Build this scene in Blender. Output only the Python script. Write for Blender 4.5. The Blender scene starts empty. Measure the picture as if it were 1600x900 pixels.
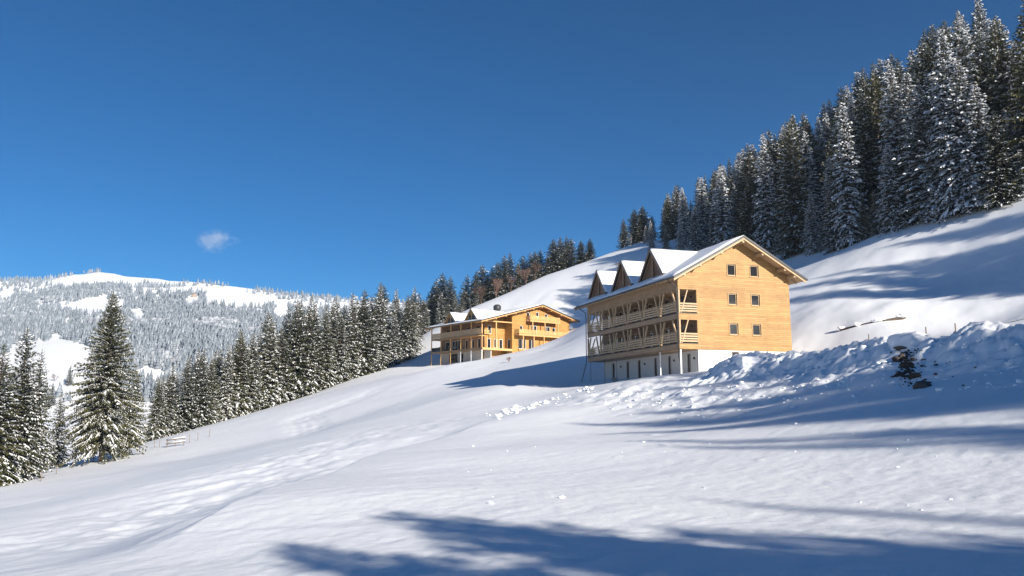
import bpy, math, random
import numpy as np
from mathutils import Vector, Matrix

# ------------------------------------------------------------------ camera, sky, sun, exposure
SC = bpy.context.scene
FPX = 1250.0                                   # focal length in pixels of the 1600 wide photograph
PITCH = math.atan(190 / FPX)
cam_d = bpy.data.cameras.new('camera'); cam = bpy.data.objects.new('camera', cam_d)
SC.collection.objects.link(cam); SC.camera = cam
cam_d.sensor_width = 36; cam_d.lens = 36 * FPX / 1600; cam_d.clip_start = 0.1; cam_d.clip_end = 12000
cam.location = (0, 0, 0); cam.rotation_euler = (math.pi / 2 + PITCH, 0, 0)

SUN_AZ, SUN_EL = math.radians(143), math.radians(20.5)   # azimuth clockwise from +Y
W = bpy.data.worlds.new('World'); SC.world = W; W.use_nodes = True
nt = W.node_tree
sky = nt.nodes.new('ShaderNodeTexSky'); sky.sky_type = 'NISHITA'; sky.sun_disc = False
sky.sun_elevation = SUN_EL; sky.sun_rotation = SUN_AZ
sky.altitude = 2600; sky.air_density = 1.0; sky.dust_density = 0.35; sky.ozone_density = 5.0
nt.nodes['Background'].inputs[1].default_value = 0.054
hs = nt.nodes.new('ShaderNodeHueSaturation'); hs.inputs['Saturation'].default_value = 1.8      # clear, dry mountain air
nt.links.new(sky.outputs[0], hs.inputs['Color']); nt.links.new(hs.outputs[0], nt.nodes['Background'].inputs[0])
sun_d = bpy.data.lights.new('sun', 'SUN'); sun = bpy.data.objects.new('sun', sun_d); SC.collection.objects.link(sun)
sun_d.energy = 5.0; sun_d.angle = math.radians(0.53); sun_d.color = (1.0, 0.93, 0.82)
SUNV = Vector((math.sin(SUN_AZ) * math.cos(SUN_EL), math.cos(SUN_AZ) * math.cos(SUN_EL), math.sin(SUN_EL)))
sun.rotation_euler = SUNV.to_track_quat('Z', 'Y').to_euler(); sun.location = SUNV * 300
SC.view_settings.view_transform = 'Standard'; SC.view_settings.look = 'None'
SC.view_settings.exposure = 0.74; SC.view_settings.gamma = 1; SC.view_settings.use_curve_mapping = False
SC.cycles.max_bounces = 6; SC.cycles.diffuse_bounces = 3; SC.cycles.glossy_bounces = 2; SC.cycles.volume_bounces = 1
SC.cycles.transparent_max_bounces = 6
COL = SC.collection
random.seed(4); RNG = np.random.default_rng(7)

# ------------------------------------------------------------------ photograph geometry
_c, _s = math.cos(PITCH), math.sin(PITCH)
def ray(px, py):
    u = (px - 800) / FPX; v = (450 - py) / FPX
    r = np.array([u, _c - _s * v, _s + _c * v]); return r / r[1]
def at(px, py, Y): return ray(px, py) * Y
def proj(x, y, z):
    d = _c * y + _s * z; v = (-_s * y + _c * z) / d
    return 800 + FPX * x / d, 450 - FPX * v
def azv(deg): a = math.radians(deg); return np.array([math.sin(a), math.cos(a), 0.0])

# ------------------------------------------------------------------ noise
def _hash(ix, iy, seed):
    h = (ix.astype(np.int64) * 374761393 + iy.astype(np.int64) * 668265263 + seed * 1442695041) & 0xffffffff
    h = ((h ^ (h >> 13)) * 1274126177) & 0xffffffff
    return ((h ^ (h >> 16)) & 0xffff) / 65535.0
def vnoise(x, y, seed=0):
    ix = np.floor(x); iy = np.floor(y); fx = x - ix; fy = y - iy
    fx = fx * fx * fx * (fx * (fx * 6 - 15) + 10); fy = fy * fy * fy * (fy * (fy * 6 - 15) + 10)
    a = _hash(ix, iy, seed); b = _hash(ix + 1, iy, seed); c = _hash(ix, iy + 1, seed); d = _hash(ix + 1, iy + 1, seed)
    return (a + (b - a) * fx) * (1 - fy) + (c + (d - c) * fx) * fy - 0.5
def fbm(x, y, seed=0, oct=4):
    s = 0; a = 1.0
    for k in range(oct):
        s = s + a * vnoise(x * 2 ** k + 17.3 * k, y * 2 ** k - 9.1 * k, seed + k); a *= 0.5
    return s
def sstep(x, a, b):
    t = np.clip((x - a) / (b - a), 0, 1); return t * t * (3 - 2 * t)

# ------------------------------------------------------------------ terrain height
C1 = at(1062, 545, 76); U1 = azv(72.4); V1 = azv(-17.6)        # large chalet: corner of the wooden storeys
C2 = at(753, 542.8, 163); U2 = azv(52); V2 = azv(-38)          # small chalet further up
def P1(u, v, z): return C1 + u * U1 + v * V1 + np.array([0, 0, z])
def P2(u, v, z): return C2 + u * U2 + v * V2 + np.array([0, 0, z])
CP = []
for px, py, Y in [
    (800, 900, 9), (0, 900, 12.5), (1600, 900, 7.6), (400, 900, 10.5), (1200, 900, 8.3),
    (800, 800, 15), (400, 800, 20), (0, 830, 33), (1200, 800, 13.5), (1600, 800, 11.5),
    (800, 700, 33), (400, 750, 38), (400, 700, 74), (1200, 700, 26), (1600, 710, 18.5), (600, 720, 38),
    (800, 650, 58), (600, 650, 88), (800, 600, 96), (700, 610, 112), (800, 570, 128), (800, 552, 156), (600, 600, 140), (700, 570, 146),
    (900, 622, 72), (1000, 640, 54), (1100, 650, 44), (1200, 650, 38), (1300, 635, 34), (1420, 622, 31), (1530, 630, 27), (1600, 645, 23.5),
    (960, 597, 78), (1020, 590, 70), (1100, 588, 66), (1170, 578, 62), (1240, 573, 57), (1300, 567, 51), (1420, 552, 42), (1530, 542, 37.5), (1600, 546, 35),
    (1000, 615, 63), (1100, 612, 55), (1200, 605, 49), (1300, 592, 43), (1420, 580, 37),
    (1290, 545, 73), (1400, 522, 80), (1500, 515, 76), (1350, 487, 88), (1600, 500, 66), (1600, 470, 79), (1450, 440, 97), (1300, 440, 108),
    (1600, 400, 90), (1600, 318, 103), (1480, 342, 113), (1380, 364, 123), (1300, 395, 134), (1240, 402, 150), (1120, 410, 178), (1060, 410, 192),
    (1000, 400, 205), (1000, 440, 172), (930, 500, 150), (870, 540, 148), (900, 480, 178), (850, 432, 236), (810, 470, 216), (960, 392, 236), (1000, 378, 240),
    (720, 490, 235), (650, 530, 225),
    (640, 560, 200), (550, 592, 185), (450, 628, 170), (350, 658, 156), (235, 690, 138), (160, 722, 108), (60, 745, 92), (0, 760, 84),
    (160, 760, 68), (280, 720, 96), (520, 660, 108)]:
    CP.append(at(px, py, Y))
for u, v, z in [(0, -1, -2.5), (0, 6, -2.55), (0, 13, -2.6), (-.5, 21, -2.65), (4, -2, -2.2), (8, -1.5, -1.7), (12.6, 0, -1.1), (13.5, 8, -.5), (17, -2, -.6), (6, 10, -1.5), (8, 24, 0.6), (0, 26, -1.6)]:
    CP.append(P1(u, v, z))
for u, v, z in [(0, 0, -2.6), (0, 8, -3.1), (-.5, 19, -3.0), (5, -1, -1.2), (11, -1, -.5), (16, -1, 1.0), (23, -1, 2.4), (27, -1, 2.6), (10, 12, 0), (25, 12, 3.6), (-6, 3, -4.0), (-6, 18, -4.2)]:
    CP.append(P2(u, v, z))
CP += [np.array(q, float) for q in [
    (0, 0, -1.7), (0, -20, -1.6), (25, -30, 1.5), (50, -10, 5.0), (45, 12, 4.0), (70, 25, 12), (80, 60, 24), (110, 100, 48), (150, 150, 80), (-30, -20, -5),
    (-22, 3, -4.4), (-60, 50, -10), (-100, 20, -16), (-100, 100, -16), (-120, 200, -24), (-95, 150, -16), (-80, 225, -14), (-30, 265, 6), (30, 300, 40), (-20, 310, 15),
    (127, 200, 70), (60, 240, 52), (87, 230, 64), (122, 190, 77), (100, 300, 92), (180, 230, 105), (40, -60, 3), (90, -20, 14)]]
CP = np.array(CP)
def _phi(d2): return np.sqrt(d2 + 20.0)
_n = len(CP)
_A = np.zeros((_n + 3, _n + 3))
_A[:_n, :_n] = _phi(((CP[:, None, :2] - CP[None, :, :2]) ** 2).sum(-1))
_A[:_n, :_n] -= np.eye(_n) * 0.35
_A[:_n, _n] = 1; _A[:_n, _n + 1:] = CP[:, :2]; _A[_n, :_n] = 1; _A[_n + 1:, :_n] = CP[:, :2].T
_W = np.linalg.solve(_A, np.concatenate([CP[:, 2], np.zeros(3)]))
def near_h(x, y):
    z = _W[_n] + _W[_n + 1] * x + _W[_n + 2] * y
    for k in range(_n): z = z + _W[k] * np.sqrt((x - CP[k, 0]) ** 2 + (y - CP[k, 1]) ** 2 + 20.0)
    return z
RX = [-200, 0, 60, 110, 150, 200, 260, 300, 360, 420, 480, 560, 700, 900]
RY = [440, 437, 437, 429, 424, 431, 437, 440, 446, 455, 462, 468, 478, 490]
def far_h(x, y):
    r = np.hypot(x, y); a = np.degrees(np.arctan2(x, y))
    px = 800 + FPX * np.tan(np.radians(np.clip(a, -60, 40))) * 0.99
    v = (450 - np.interp(px, RX, RY)) / FPX
    zr = (_s + _c * v) / (_c - _s * v) * 1900 * np.cos(np.radians(np.clip(a, -60, 40)))**0
    Yd = np.where(np.abs(a) < 60, r * np.cos(np.radians(a)), r * .5)
    g = np.interp(Yd, [0, 600, 800, 1000, 1400, 1900, 2300, 4600], [0, 0, .16, .3, .6, 1, .85, .5])
    b = np.interp(Yd, [0, 350, 600, 800], [-28, -34, -6, 0])
    left = b + zr * g * (1 + 0.10 * fbm(x / 320, y / 320, 11, 4) * sstep(Yd, 650, 1100) * (1 - sstep(Yd, 1600, 1880)))
    right = 105 + 30 * fbm(x / 300, y / 300, 12, 3)
    w = sstep(a, 2, 16) * (1 - sstep(a, 100, 160))
    back = -15.0
    wl = sstep(np.abs(a), 60, 110) * (a < 0)
    z = left * (1 - w) + right * w
    wb = sstep(np.abs(a), 75, 120)
    return z * (1 - wb) + wb * (back * (a < 0) + (a > 0) * 20)

def seg_dist(x, y, pts):
    best = np.full(np.shape(x), 1e9); side = np.zeros(np.shape(x)); tt = np.zeros(np.shape(x)); acc = 0.0
    for (ax, ay), (bx, by) in zip(pts[:-1], pts[1:]):
        dx, dy = bx - ax, by - ay; L2 = dx * dx + dy * dy; L = math.sqrt(L2)
        t = np.clip(((x - ax) * dx + (y - ay) * dy) / L2, 0, 1)
        ex = x - ax - t * dx; ey = y - ay - t * dy; d = np.hypot(ex, ey)
        m = d < best; best = np.where(m, d, best); side = np.where(m, np.sign(dx * ey - dy * ex), side); tt = np.where(m, acc + t * L, tt); acc += L
    return best, side, tt
def base_h(x, y):
    r = np.hypot(x, y)
    w = sstep(r, 270, 430)
    return near_h(x, y) * (1 - w) + far_h(x, y) * w
_YS = np.exp(np.linspace(math.log(3), math.log(2300), 900))
def hit(px, py, fn=base_h):
    d = ray(px, py); g = fn(d[0] * _YS, _YS) - d[2] * _YS
    k = np.argmax(g > 0)
    if g[k] <= 0: return d * 2300
    a, b = (_YS[k - 1], _YS[k]) if k else (_YS[0], _YS[0])
    t = g[k] / (g[k] - g[k - 1]) if k else 0
    return d * (b - (b - a) * t)
FOLDS = []
for pts, dep, wid in [([(120, 905), (280, 856), (420, 803), (600, 718), (760, 662), (880, 632)], 0.75, 3.6),
                      ([(0, 898), (144, 845), (277, 793), (420, 747), (560, 700)], 0.5, 4.5),
                      ([(0, 797), (150, 768), (270, 738)], 0.4, 5.0)]:
    FOLDS.append(([tuple(hit(a, b)[:2]) for a, b in pts], dep, wid))
def smooth_line(pts, it=3):
    for _ in range(it):
        q = [pts[0]]
        for a, b in zip(pts[:-1], pts[1:]): q += [(a[0] * .75 + b[0] * .25, a[1] * .75 + b[1] * .25), (a[0] * .25 + b[0] * .75, a[1] * .25 + b[1] * .75)]
        pts = q + [pts[-1]]
    return pts
TRACK = [tuple(hit(a, b)[:2]) for a, b in [(636, 590), (575, 615), (510, 640), (463, 652), (483, 664), (476, 680), (436, 694), (390, 706)]]
TRACK = smooth_line(TRACK, 2)
ROUGH = [tuple(hit(a, b)[:2]) for a, b in [(960, 612), (1060, 612), (1170, 608), (1290, 600)]]
ROUGH2 = [tuple(hit(a, b)[:2]) for a, b in [(160, 800), (330, 755), (500, 700), (620, 672)]]
def ground_h(x, y):
    x = np.asarray(x, float); y = np.asarray(y, float)
    z = base_h(x, y); r = np.hypot(x, y)
    near = 1 - sstep(r, 150, 300)
    for pts, dep, wid in FOLDS:
        d, sd, t = seg_dist(x, y, pts)
        s = d * sd                                  # positive: beyond the fold
        fade = np.exp(-(np.clip(d - 3 * wid, 0, None) / (1.5 * wid)) ** 2) * sstep(t, 0, 6) * (1 - sstep(t, 0.62 * sum(math.dist(a, b) for a, b in zip(pts[:-1], pts[1:])), 0.98 * sum(math.dist(a, b) for a, b in zip(pts[:-1], pts[1:]))))
        prof = np.where(s > 0, 0.45 * dep * np.exp(-(s / (.5 * wid)) ** 2) - dep * (s / wid) * np.exp(1 - np.clip(s, 0, None) / wid), 0.45 * dep * np.exp(-(s / (1.6 * wid)) ** 2))
        z = z + prof * fade + 0
        z = z - 0.25 * dep * (s > 0) * np.exp(-(s / .5) ** 2) * 0
    z = z + near * (0.22 * fbm(x / 14, y / 14, 3, 3) + 0.02 * sstep(r, 4, 14) * fbm(x / 2.3, y / 2.3, 5, 3))
    ca, sa = math.cos(math.radians(48)), math.sin(math.radians(48))     # wind ripples run down across the slope
    xr = x * ca + y * sa; yr = -x * sa + y * ca
    z = z + near * (0.014 * vnoise(xr / 4.2, yr / 0.9, 21) + 0.010 * vnoise(xr / 1.5, yr / 0.3, 22))
    z = z + near * sstep(r, 3, 7) * (0.009 * vnoise(xr / .55, yr / .22, 24) + .010 * vnoise(x / .17, y / .17, 25) * (1 - sstep(r, 20, 40)))
    pits = vnoise(x / 0.7, y / 0.7, 41); z = z + near * 0.06 * np.clip(pits - 0.38, 0, 1) * 5 * (vnoise(x / 9, y / 9, 42) > 0.05) * sstep(r, 12, 22)
    d, sd, t = seg_dist(x, y, ROUGH); w = np.exp(-(d / 5.0) ** 2)
    z = z + w * (0.34 * fbm(x / 1.5, y / 1.5, 31, 4) + 0.22 * np.abs(vnoise(xr / 2.2, yr / 0.8, 33)))
    d, sd, t = seg_dist(x, y, ROUGH2); w = np.exp(-(d / 6.0) ** 2)
    z = z + w * 0.16 * fbm(x / 1.3, y / 1.3, 35, 3)
    d, sd, t = seg_dist(x, y, TRACK); w = np.exp(-(d / 2.6) ** 4); tl = sum(math.dist(a, b) for a, b in zip(TRACK[:-1], TRACK[1:])); w = w * sstep(t, 0, 12) * (1 - sstep(t, .6 * tl, .97 * tl))
    z = z - w * (0.16 + 0.015 * np.cos(d * 2 * math.pi / 1.3)) + w * .12 * fbm(x / 1.6, y / 1.6, 37, 2)
    hs = np.exp(-((x - 45) / 30) ** 2 - ((y - 92) / 28) ** 2)            # wind-blown dunes on the slope behind the road
    z = z + hs * (.7 * fbm(xr / 26, yr / 9, 51, 3) + .12 * fbm(x / 3, y / 3, 52, 3))
    hs = np.exp(-((x - 18) / 26) ** 2 - ((y - 195) / 35) ** 2)
    z = z + hs * 1.0 * fbm(xr / 22, yr / 10, 54, 3)
    return z
def gz(x, y): return float(ground_h(np.array([x]), np.array([y]))[0])
def ghit(px, py): return hit(px, py, ground_h)

# ------------------------------------------------------------------ materials
def new_mat(name):
    m = bpy.data.materials.new(name); m.use_nodes = True; n = m.node_tree.nodes; b = n['Principled BSDF']
    return m, m.node_tree, b
def N(t, kind, **kw):
    n = t.nodes.new('ShaderNode' + kind)
    for k, v in kw.items(): setattr(n, k, v)
    return n
def plain(name, col, rough=.6, metal=0.0, var=0.12, scale=6.0, spec=.5, bump=0.0):
    m, t, b = new_mat(name)
    tc = N(t, 'TexCoord'); no = N(t, 'TexNoise'); no.inputs['Scale'].default_value = scale; no.inputs['Detail'].default_value = 4
    t.links.new(tc.outputs['Object'], no.inputs['Vector'])
    rp = N(t, 'ValToRGB'); rp.color_ramp.elements[0].position = .3; rp.color_ramp.elements[1].position = .7
    rp.color_ramp.elements[0].color = (*[c * (1 - var) for c in col], 1); rp.color_ramp.elements[1].color = (*[min(1, c * (1 + var)) for c in col], 1)
    t.links.new(no.outputs['Fac'], rp.inputs[0]); t.links.new(rp.outputs[0], b.inputs['Base Color'])
    b.inputs['Roughness'].default_value = rough; b.inputs['Metallic'].default_value = metal; b.inputs['Specular IOR Level'].default_value = spec
    if bump:
        bp = N(t, 'Bump'); bp.inputs['Strength'].default_value = bump; bp.inputs['Distance'].default_value = .05
        t.links.new(no.outputs['Fac'], bp.inputs['Height']); t.links.new(bp.outputs[0], b.inputs['Normal'])
    return m
def snow_mat(name, fine=True):
    m, t, b = new_mat(name)
    b.inputs['Base Color'].default_value = (.87, .88, .90, 1); b.inputs['Roughness'].default_value = .65; b.inputs['Specular IOR Level'].default_value = .25
    tc = N(t, 'TexCoord')
    mp = N(t, 'Mapping'); mp.inputs['Rotation'].default_value = (0, 0, math.radians(-48)); mp.inputs['Scale'].default_value = (.35, 1.5, 1)
    t.links.new(tc.outputs['Object'], mp.inputs[0])
    a = N(t, 'TexNoise'); a.inputs['Scale'].default_value = 1.6; a.inputs['Detail'].default_value = 6; a.inputs['Roughness'].default_value = .62
    t.links.new(mp.outputs[0], a.inputs['Vector'])
    c = N(t, 'TexNoise'); c.inputs['Scale'].default_value = 9; c.inputs['Detail'].default_value = 5; c.inputs['Roughness'].default_value = .7
    t.links.new(tc.outputs['Object'], c.inputs['Vector'])
    b1 = N(t, 'Bump'); b1.inputs['Strength'].default_value = .35; b1.inputs['Distance'].default_value = .045
    b2 = N(t, 'Bump'); b2.inputs['Strength'].default_value = .35; b2.inputs['Distance'].default_value = .035
    t.links.new(a.outputs['Fac'], b1.inputs['Height']); t.links.new(c.outputs['Fac'], b2.inputs['Height'])
    t.links.new(b1.outputs[0], b2.inputs['Normal']); t.links.new(b2.outputs[0], b.inputs['Normal'])
    return m
def wood_mat(name, c1, c2, row=.19, axis='h', rough=.6):
    m, t, b = new_mat(name)
    tc = N(t, 'TexCoord'); sp = N(t, 'SeparateXYZ'); t.links.new(tc.outputs['Object'], sp.inputs[0])
    ad = N(t, 'Math', operation='ADD'); t.links.new(sp.outputs[0], ad.inputs[0]); t.links.new(sp.outputs[1], ad.inputs[1])
    cb = N(t, 'CombineXYZ')
    t.links.new(ad.outputs[0], cb.inputs[0]); t.links.new(sp.outputs[2], cb.inputs[1])
    br = N(t, 'TexBrick'); br.offset = .37; br.inputs['Scale'].default_value = 1; br.inputs['Brick Width'].default_value = 3.7; br.inputs['Row Height'].default_value = row
    br.inputs['Mortar Size'].default_value = .011; br.inputs['Mortar Smooth'].default_value = .3; br.inputs['Bias'].default_value = 0
    br.inputs['Color1'].default_value = (*c1, 1); br.inputs['Color2'].default_value = (*c2, 1); br.inputs['Mortar'].default_value = (*[c * .45 for c in c1], 1)
    t.links.new(cb.outputs[0], br.inputs['Vector'])
    mp = N(t, 'Mapping'); mp.inputs['Scale'].default_value = (.7, 22, 1); t.links.new(cb.outputs[0], mp.inputs[0])
    no = N(t, 'TexNoise'); no.inputs['Scale'].default_value = 1.5; no.inputs['Detail'].default_value = 5; t.links.new(mp.outputs[0], no.inputs['Vector'])
    mx = N(t, 'MixRGB', blend_type='MULTIPLY'); mx.inputs[0].default_value = .8
    rp = N(t, 'ValToRGB'); rp.color_ramp.elements[0].color = (.60, .50, .40, 1); rp.color_ramp.elements[1].color = (1.1, 1.1, 1.1, 1)
    rp.color_ramp.elements[0].position = .25; rp.color_ramp.elements[1].position = .7
    t.links.new(no.outputs['Fac'], rp.inputs[0]); t.links.new(br.outputs['Color'], mx.inputs[1]); t.links.new(rp.outputs[0], mx.inputs[2])
    n2 = N(t, 'TexNoise'); n2.inputs['Scale'].default_value = .55; n2.inputs['Detail'].default_value = 6; n2.inputs['Roughness'].default_value = .65; t.links.new(tc.outputs['Object'], n2.inputs['Vector'])
    r2 = N(t, 'ValToRGB'); r2.color_ramp.elements[0].position = .32; r2.color_ramp.elements[1].position = .62; r2.color_ramp.elements[0].color = (.74, .72, .70, 1); r2.color_ramp.elements[1].color = (1.05, 1.04, 1.0, 1)
    t.links.new(n2.outputs['Fac'], r2.inputs[0]); m2 = N(t, 'MixRGB', blend_type='MULTIPLY'); m2.inputs[0].default_value = .8
    t.links.new(mx.outputs[0], m2.inputs[1]); t.links.new(r2.outputs[0], m2.inputs[2])
    t.links.new(m2.outputs[0], b.inputs['Base Color']); b.inputs['Roughness'].default_value = rough
    bp = N(t, 'Bump'); bp.inputs['Strength'].default_value = .5; bp.inputs['Distance'].default_value = .02; bp.invert = True
    t.links.new(br.outputs['Fac'], bp.inputs['Height']); t.links.new(bp.outputs[0], b.inputs['Normal'])
    return m
def needle_mat(name, c1, c2):
    m, t, b = new_mat(name)
    oi = N(t, 'ObjectInfo'); ge = N(t, 'NewGeometry')
    no = N(t, 'TexNoise'); no.inputs['Scale'].default_value = .9; no.inputs['Detail'].default_value = 4
    t.links.new(ge.outputs['Position'], no.inputs['Vector'])
    rp = N(t, 'ValToRGB'); rp.color_ramp.elements[0].color = (*c1, 1); rp.color_ramp.elements[1].color = (*c2, 1)
    rp.color_ramp.elements[0].position = .35; rp.color_ramp.elements[1].position = .68
    ad = N(t, 'Math', operation='MULTIPLY_ADD'); ad.inputs[1].default_value = .25; t.links.new(oi.outputs['Random'], ad.inputs[0]); t.links.new(no.outputs['Fac'], ad.inputs[2])
    sb = N(t, 'Math', operation='SUBTRACT'); sb.inputs[1].default_value = .12; t.links.new(ad.outputs[0], sb.inputs[0])
    t.links.new(sb.outputs[0], rp.inputs[0]); t.links.new(rp.outputs[0], b.inputs['Base Color'])
    b.inputs['Roughness'].default_value = .7; b.inputs['Specular IOR Level'].default_value = .2
    return m
M = {}
M['snow'] = snow_mat('snow')
M['snow_tree'] = plain('snow_on_branches', (.85, .86, .88), .7, var=.04, scale=3, spec=.2)
M['snow_roof'] = plain('snow_on_roof', (.87, .88, .90), .7, var=.02, scale=1.5, spec=.2, bump=.25)
M['needle'] = needle_mat('spruce_needles', (.026, .032, .013), (.105, .100, .040))
M['needle_cold'] = needle_mat('frosted_needles', (.020, .026, .018), (.075, .080, .055))
M['bark'] = plain('bark', (.10, .07, .05), .85, var=.35, scale=9, bump=.6)
M['twig'] = plain('bare_twigs', (.15, .085, .065), .8, var=.25, scale=4)
M['wood'] = wood_mat('larch_cladding', (.52, .315, .12), (.40, .23, .08))
M['wood_gold'] = wood_mat('golden_cladding', (.55, .315, .095), (.45, .245, .065), row=.24)
M['timber'] = plain('planed_timber', (.47, .33, .19), .6, var=.16, scale=5)
M['timber_gold'] = plain('planed_timber_gold', (.62, .37, .15), .6, var=.14, scale=5)
M['board'] = wood_mat('shade_toned_boards', (.42, .29, .175), (.35, .235, .135), row=.2)  # greyer board tone, darkened to carry the shade of the valley sides
M['dark_wood'] = wood_mat('brown_boards', (.22, .13, .075), (.17, .10, .06), row=.16)
M['shaded_inner_boards'] = wood_mat('shaded_recess_boards', (.25, .165, .10), (.20, .13, .08), row=.2)  # board colour darkened again, painting in the shade inside the balconies
M['casing'] = plain('window_casing', (.40, .25, .11), .6, var=.15, scale=5)
M['brown_timber'] = plain('brown_timber', (.30, .19, .115), .65, var=.15, scale=5)
M['metal'] = plain('dark_sheet_metal', (.035, .037, .042), .45, metal=.0, var=.15)
M['plaster'] = plain('white_plaster', (.80, .79, .76), .85, var=.03, scale=2, bump=.1)
M['shaded_plaster'] = plain('shaded_plaster', (.56, .53, .48), .85, var=.05, scale=2, bump=.1)  # white plaster greyed so the colour holds the shade on the long sides
M['white_paint'] = plain('white_painted_steel', (.78, .77, .74), .5, var=.03)
m, t, b = new_mat('window_glass'); b.inputs['Base Color'].default_value = (.022, .024, .028, 1); b.inputs['Roughness'].default_value = .04; b.inputs['Specular IOR Level'].default_value = .6; M['glass'] = m
M['asphalt'] = plain('wet_asphalt', (.05, .05, .052), .55, var=.3, scale=2)
M['rock'] = plain('dark_rock', (.075, .068, .06), .85, var=.4, scale=5, bump=.5)
M['soil'] = plain('frozen_soil', (.055, .043, .034), .9, var=.4, scale=6)
M['grey_wood'] = plain('weathered_wood', (.19, .15, .12), .8, var=.3, scale=7)
M['steel'] = plain('grey_steel', (.20, .21, .22), .45, metal=.4, var=.1)

# ------------------------------------------------------------------ building helpers
def tag(o, label=None, cat=None, group=None, kind=None):
    if label: o['label'] = label
    if cat: o['category'] = cat
    if group: o['group'] = group
    if kind: o['kind'] = kind
    return o
def mesh_of(name, verts, faces, mats, smooth=False):
    me = bpy.data.meshes.new(name); me.from_pydata([tuple(map(float, v)) for v in verts], [], faces)
    for mm in (mats if isinstance(mats, (list, tuple)) else [mats]): me.materials.append(mm)
    if smooth: me.polygons.foreach_set('use_smooth', [True] * len(me.polygons))
    me.update(); return me
def link(name, me, parent=None, loc=(0, 0, 0), rot=None):
    o = bpy.data.objects.new(name, me); COL.objects.link(o); o.location = loc
    if rot is not None: o.rotation_euler = rot
    if parent is not None: o.parent = parent
    return o
def empty(name, loc, rz=0):
    o = bpy.data.objects.new(name, None); COL.objects.link(o); o.location = loc; o.rotation_euler = (0, 0, rz); o.empty_display_size = .5; return o
_BOX = {}
def box(name, x0, x1, y0, y1, z0, z1, mat, parent):
    dx, dy, dz = round(x1 - x0, 4), round(y1 - y0, 4), round(z1 - z0, 4); k = (dx, dy, dz, mat.name)
    if k not in _BOX:
        a, b_, c_ = dx / 2, dy / 2, dz / 2
        e = min(.012, .2 * min(a, b_, c_) * 2)
        vs = [(sx * a, sy * b_, sz * c_) for sx in (-1, 1) for sy in (-1, 1) for sz in (-1, 1)]
        _BOX[k] = mesh_of(name, vs, [(0, 1, 3, 2), (4, 6, 7, 5), (0, 4, 5, 1), (2, 3, 7, 6), (0, 2, 6, 4), (1, 5, 7, 3)], mat)
    return link(name, _BOX[k], parent, ((x0 + x1) / 2, (y0 + y1) / 2, (z0 + z1) / 2))
def bar(name, p, q, w, h, mat, parent):
    p = Vector(p); q = Vector(q); d = q - p; L = round(d.length, 3); k = ('bar', L, w, h, mat.name)
    if k not in _BOX:
        a, b_ = w / 2, h / 2
        vs = [(sx * a, sy * b_, sz) for sz in (0, L) for sx in (-1, 1) for sy in (-1, 1)]
        _BOX[k] = mesh_of(name, vs, [(0, 1, 3, 2), (4, 6, 7, 5), (0, 4, 5, 1), (2, 3, 7, 6), (0, 2, 6, 4), (1, 5, 7, 3)], mat)
    return link(name, _BOX[k], parent, p, d.to_track_quat('Z', 'Y').to_euler())
def tube_mesh(pts, rads, mat, n=6, name='tube'):
    vs, fs = [], []
    pts = [Vector(p) for p in pts]
    for i, p in enumerate(pts):
        d = (pts[min(i + 1, len(pts) - 1)] - pts[max(i - 1, 0)]).normalized()
        a = d.orthogonal().normalized() if i == 0 else (a - d * a.dot(d)).normalized()
        b_ = d.cross(a)
        for k in range(n):
            t_ = 2 * math.pi * k / n; vs.append(p + (a * math.cos(t_) + b_ * math.sin(t_)) * rads[i])
    for i in range(len(pts) - 1):
        for k in range(n): fs.append((i * n + k, i * n + (k + 1) % n, (i + 1) * n + (k + 1) % n, (i + 1) * n + k))
    fs.append(tuple(range(n - 1, -1, -1))); fs.append(tuple((len(pts) - 1) * n + k for k in range(n)))
    return mesh_of(name, vs, fs, mat, True)
def wall(name, a0, a1, z0, top, ops, pos, thick, mat, parent, extra=()):
    """wall in a plane: pos(a, z, d) gives the point, d is depth; openings have reveals"""
    cuts = sorted({a0, a1, *extra, *[o[0] for o in ops], *[o[1] for o in ops]}); cuts = [c for c in cuts if a0 <= c <= a1]
    vs, fs = [], []
    def quad(*q): i = len(vs); vs.extend(q); fs.append(tuple(range(i, i + len(q))))
    for ca, cb in zip(cuts[:-1], cuts[1:]):
        mid = (ca + cb) / 2; hs = sorted([(o[2], o[3]) for o in ops if o[0] <= mid <= o[1]]); lo = z0
        for h0, h1 in hs + [(None, None)]:
            if h0 is None: ta, tb = top(ca), top(cb)
            else: ta = tb = h0
            if ta - lo > 1e-4 or tb - lo > 1e-4:
                quad(pos(ca, lo, 0), pos(cb, lo, 0), pos(cb, tb, 0), pos(ca, ta, 0))
                quad(pos(ca, lo, thick), pos(ca, ta, thick), pos(cb, tb, thick), pos(cb, lo, thick))
            if h0 is not None: lo = h1
        quad(pos(ca, z0, 0), pos(ca, z0, thick), pos(cb, z0, thick), pos(cb, z0, 0))
    for o in ops:
        for (p, q) in (((o[0], o[2]), (o[0], o[3])), ((o[0], o[3]), (o[1], o[3])), ((o[1], o[3]), (o[1], o[2])), ((o[1], o[2]), (o[0], o[2]))):
            quad(pos(*p, 0), pos(*q, 0), pos(*q, thick), pos(*p, thick))
    for e in (a0, a1): quad(pos(e, z0, 0), pos(e, top(e), 0), pos(e, top(e), thick), pos(e, z0, thick))
    return link(name, mesh_of(name, vs, fs, mat), parent)
def slab(name, quadpts, thick, mat, parent):
    n = len(quadpts); vs = [tuple(p) for p in quadpts] + [(p[0], p[1], p[2] - thick) for p in quadpts]
    fs = [tuple(range(n)), tuple(range(2 * n - 1, n - 1, -1))] + [(i, i + n, (i + 1) % n + n, (i + 1) % n) for i in range(n)]
    return link(name, mesh_of(name, vs, fs, mat), parent)
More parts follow.
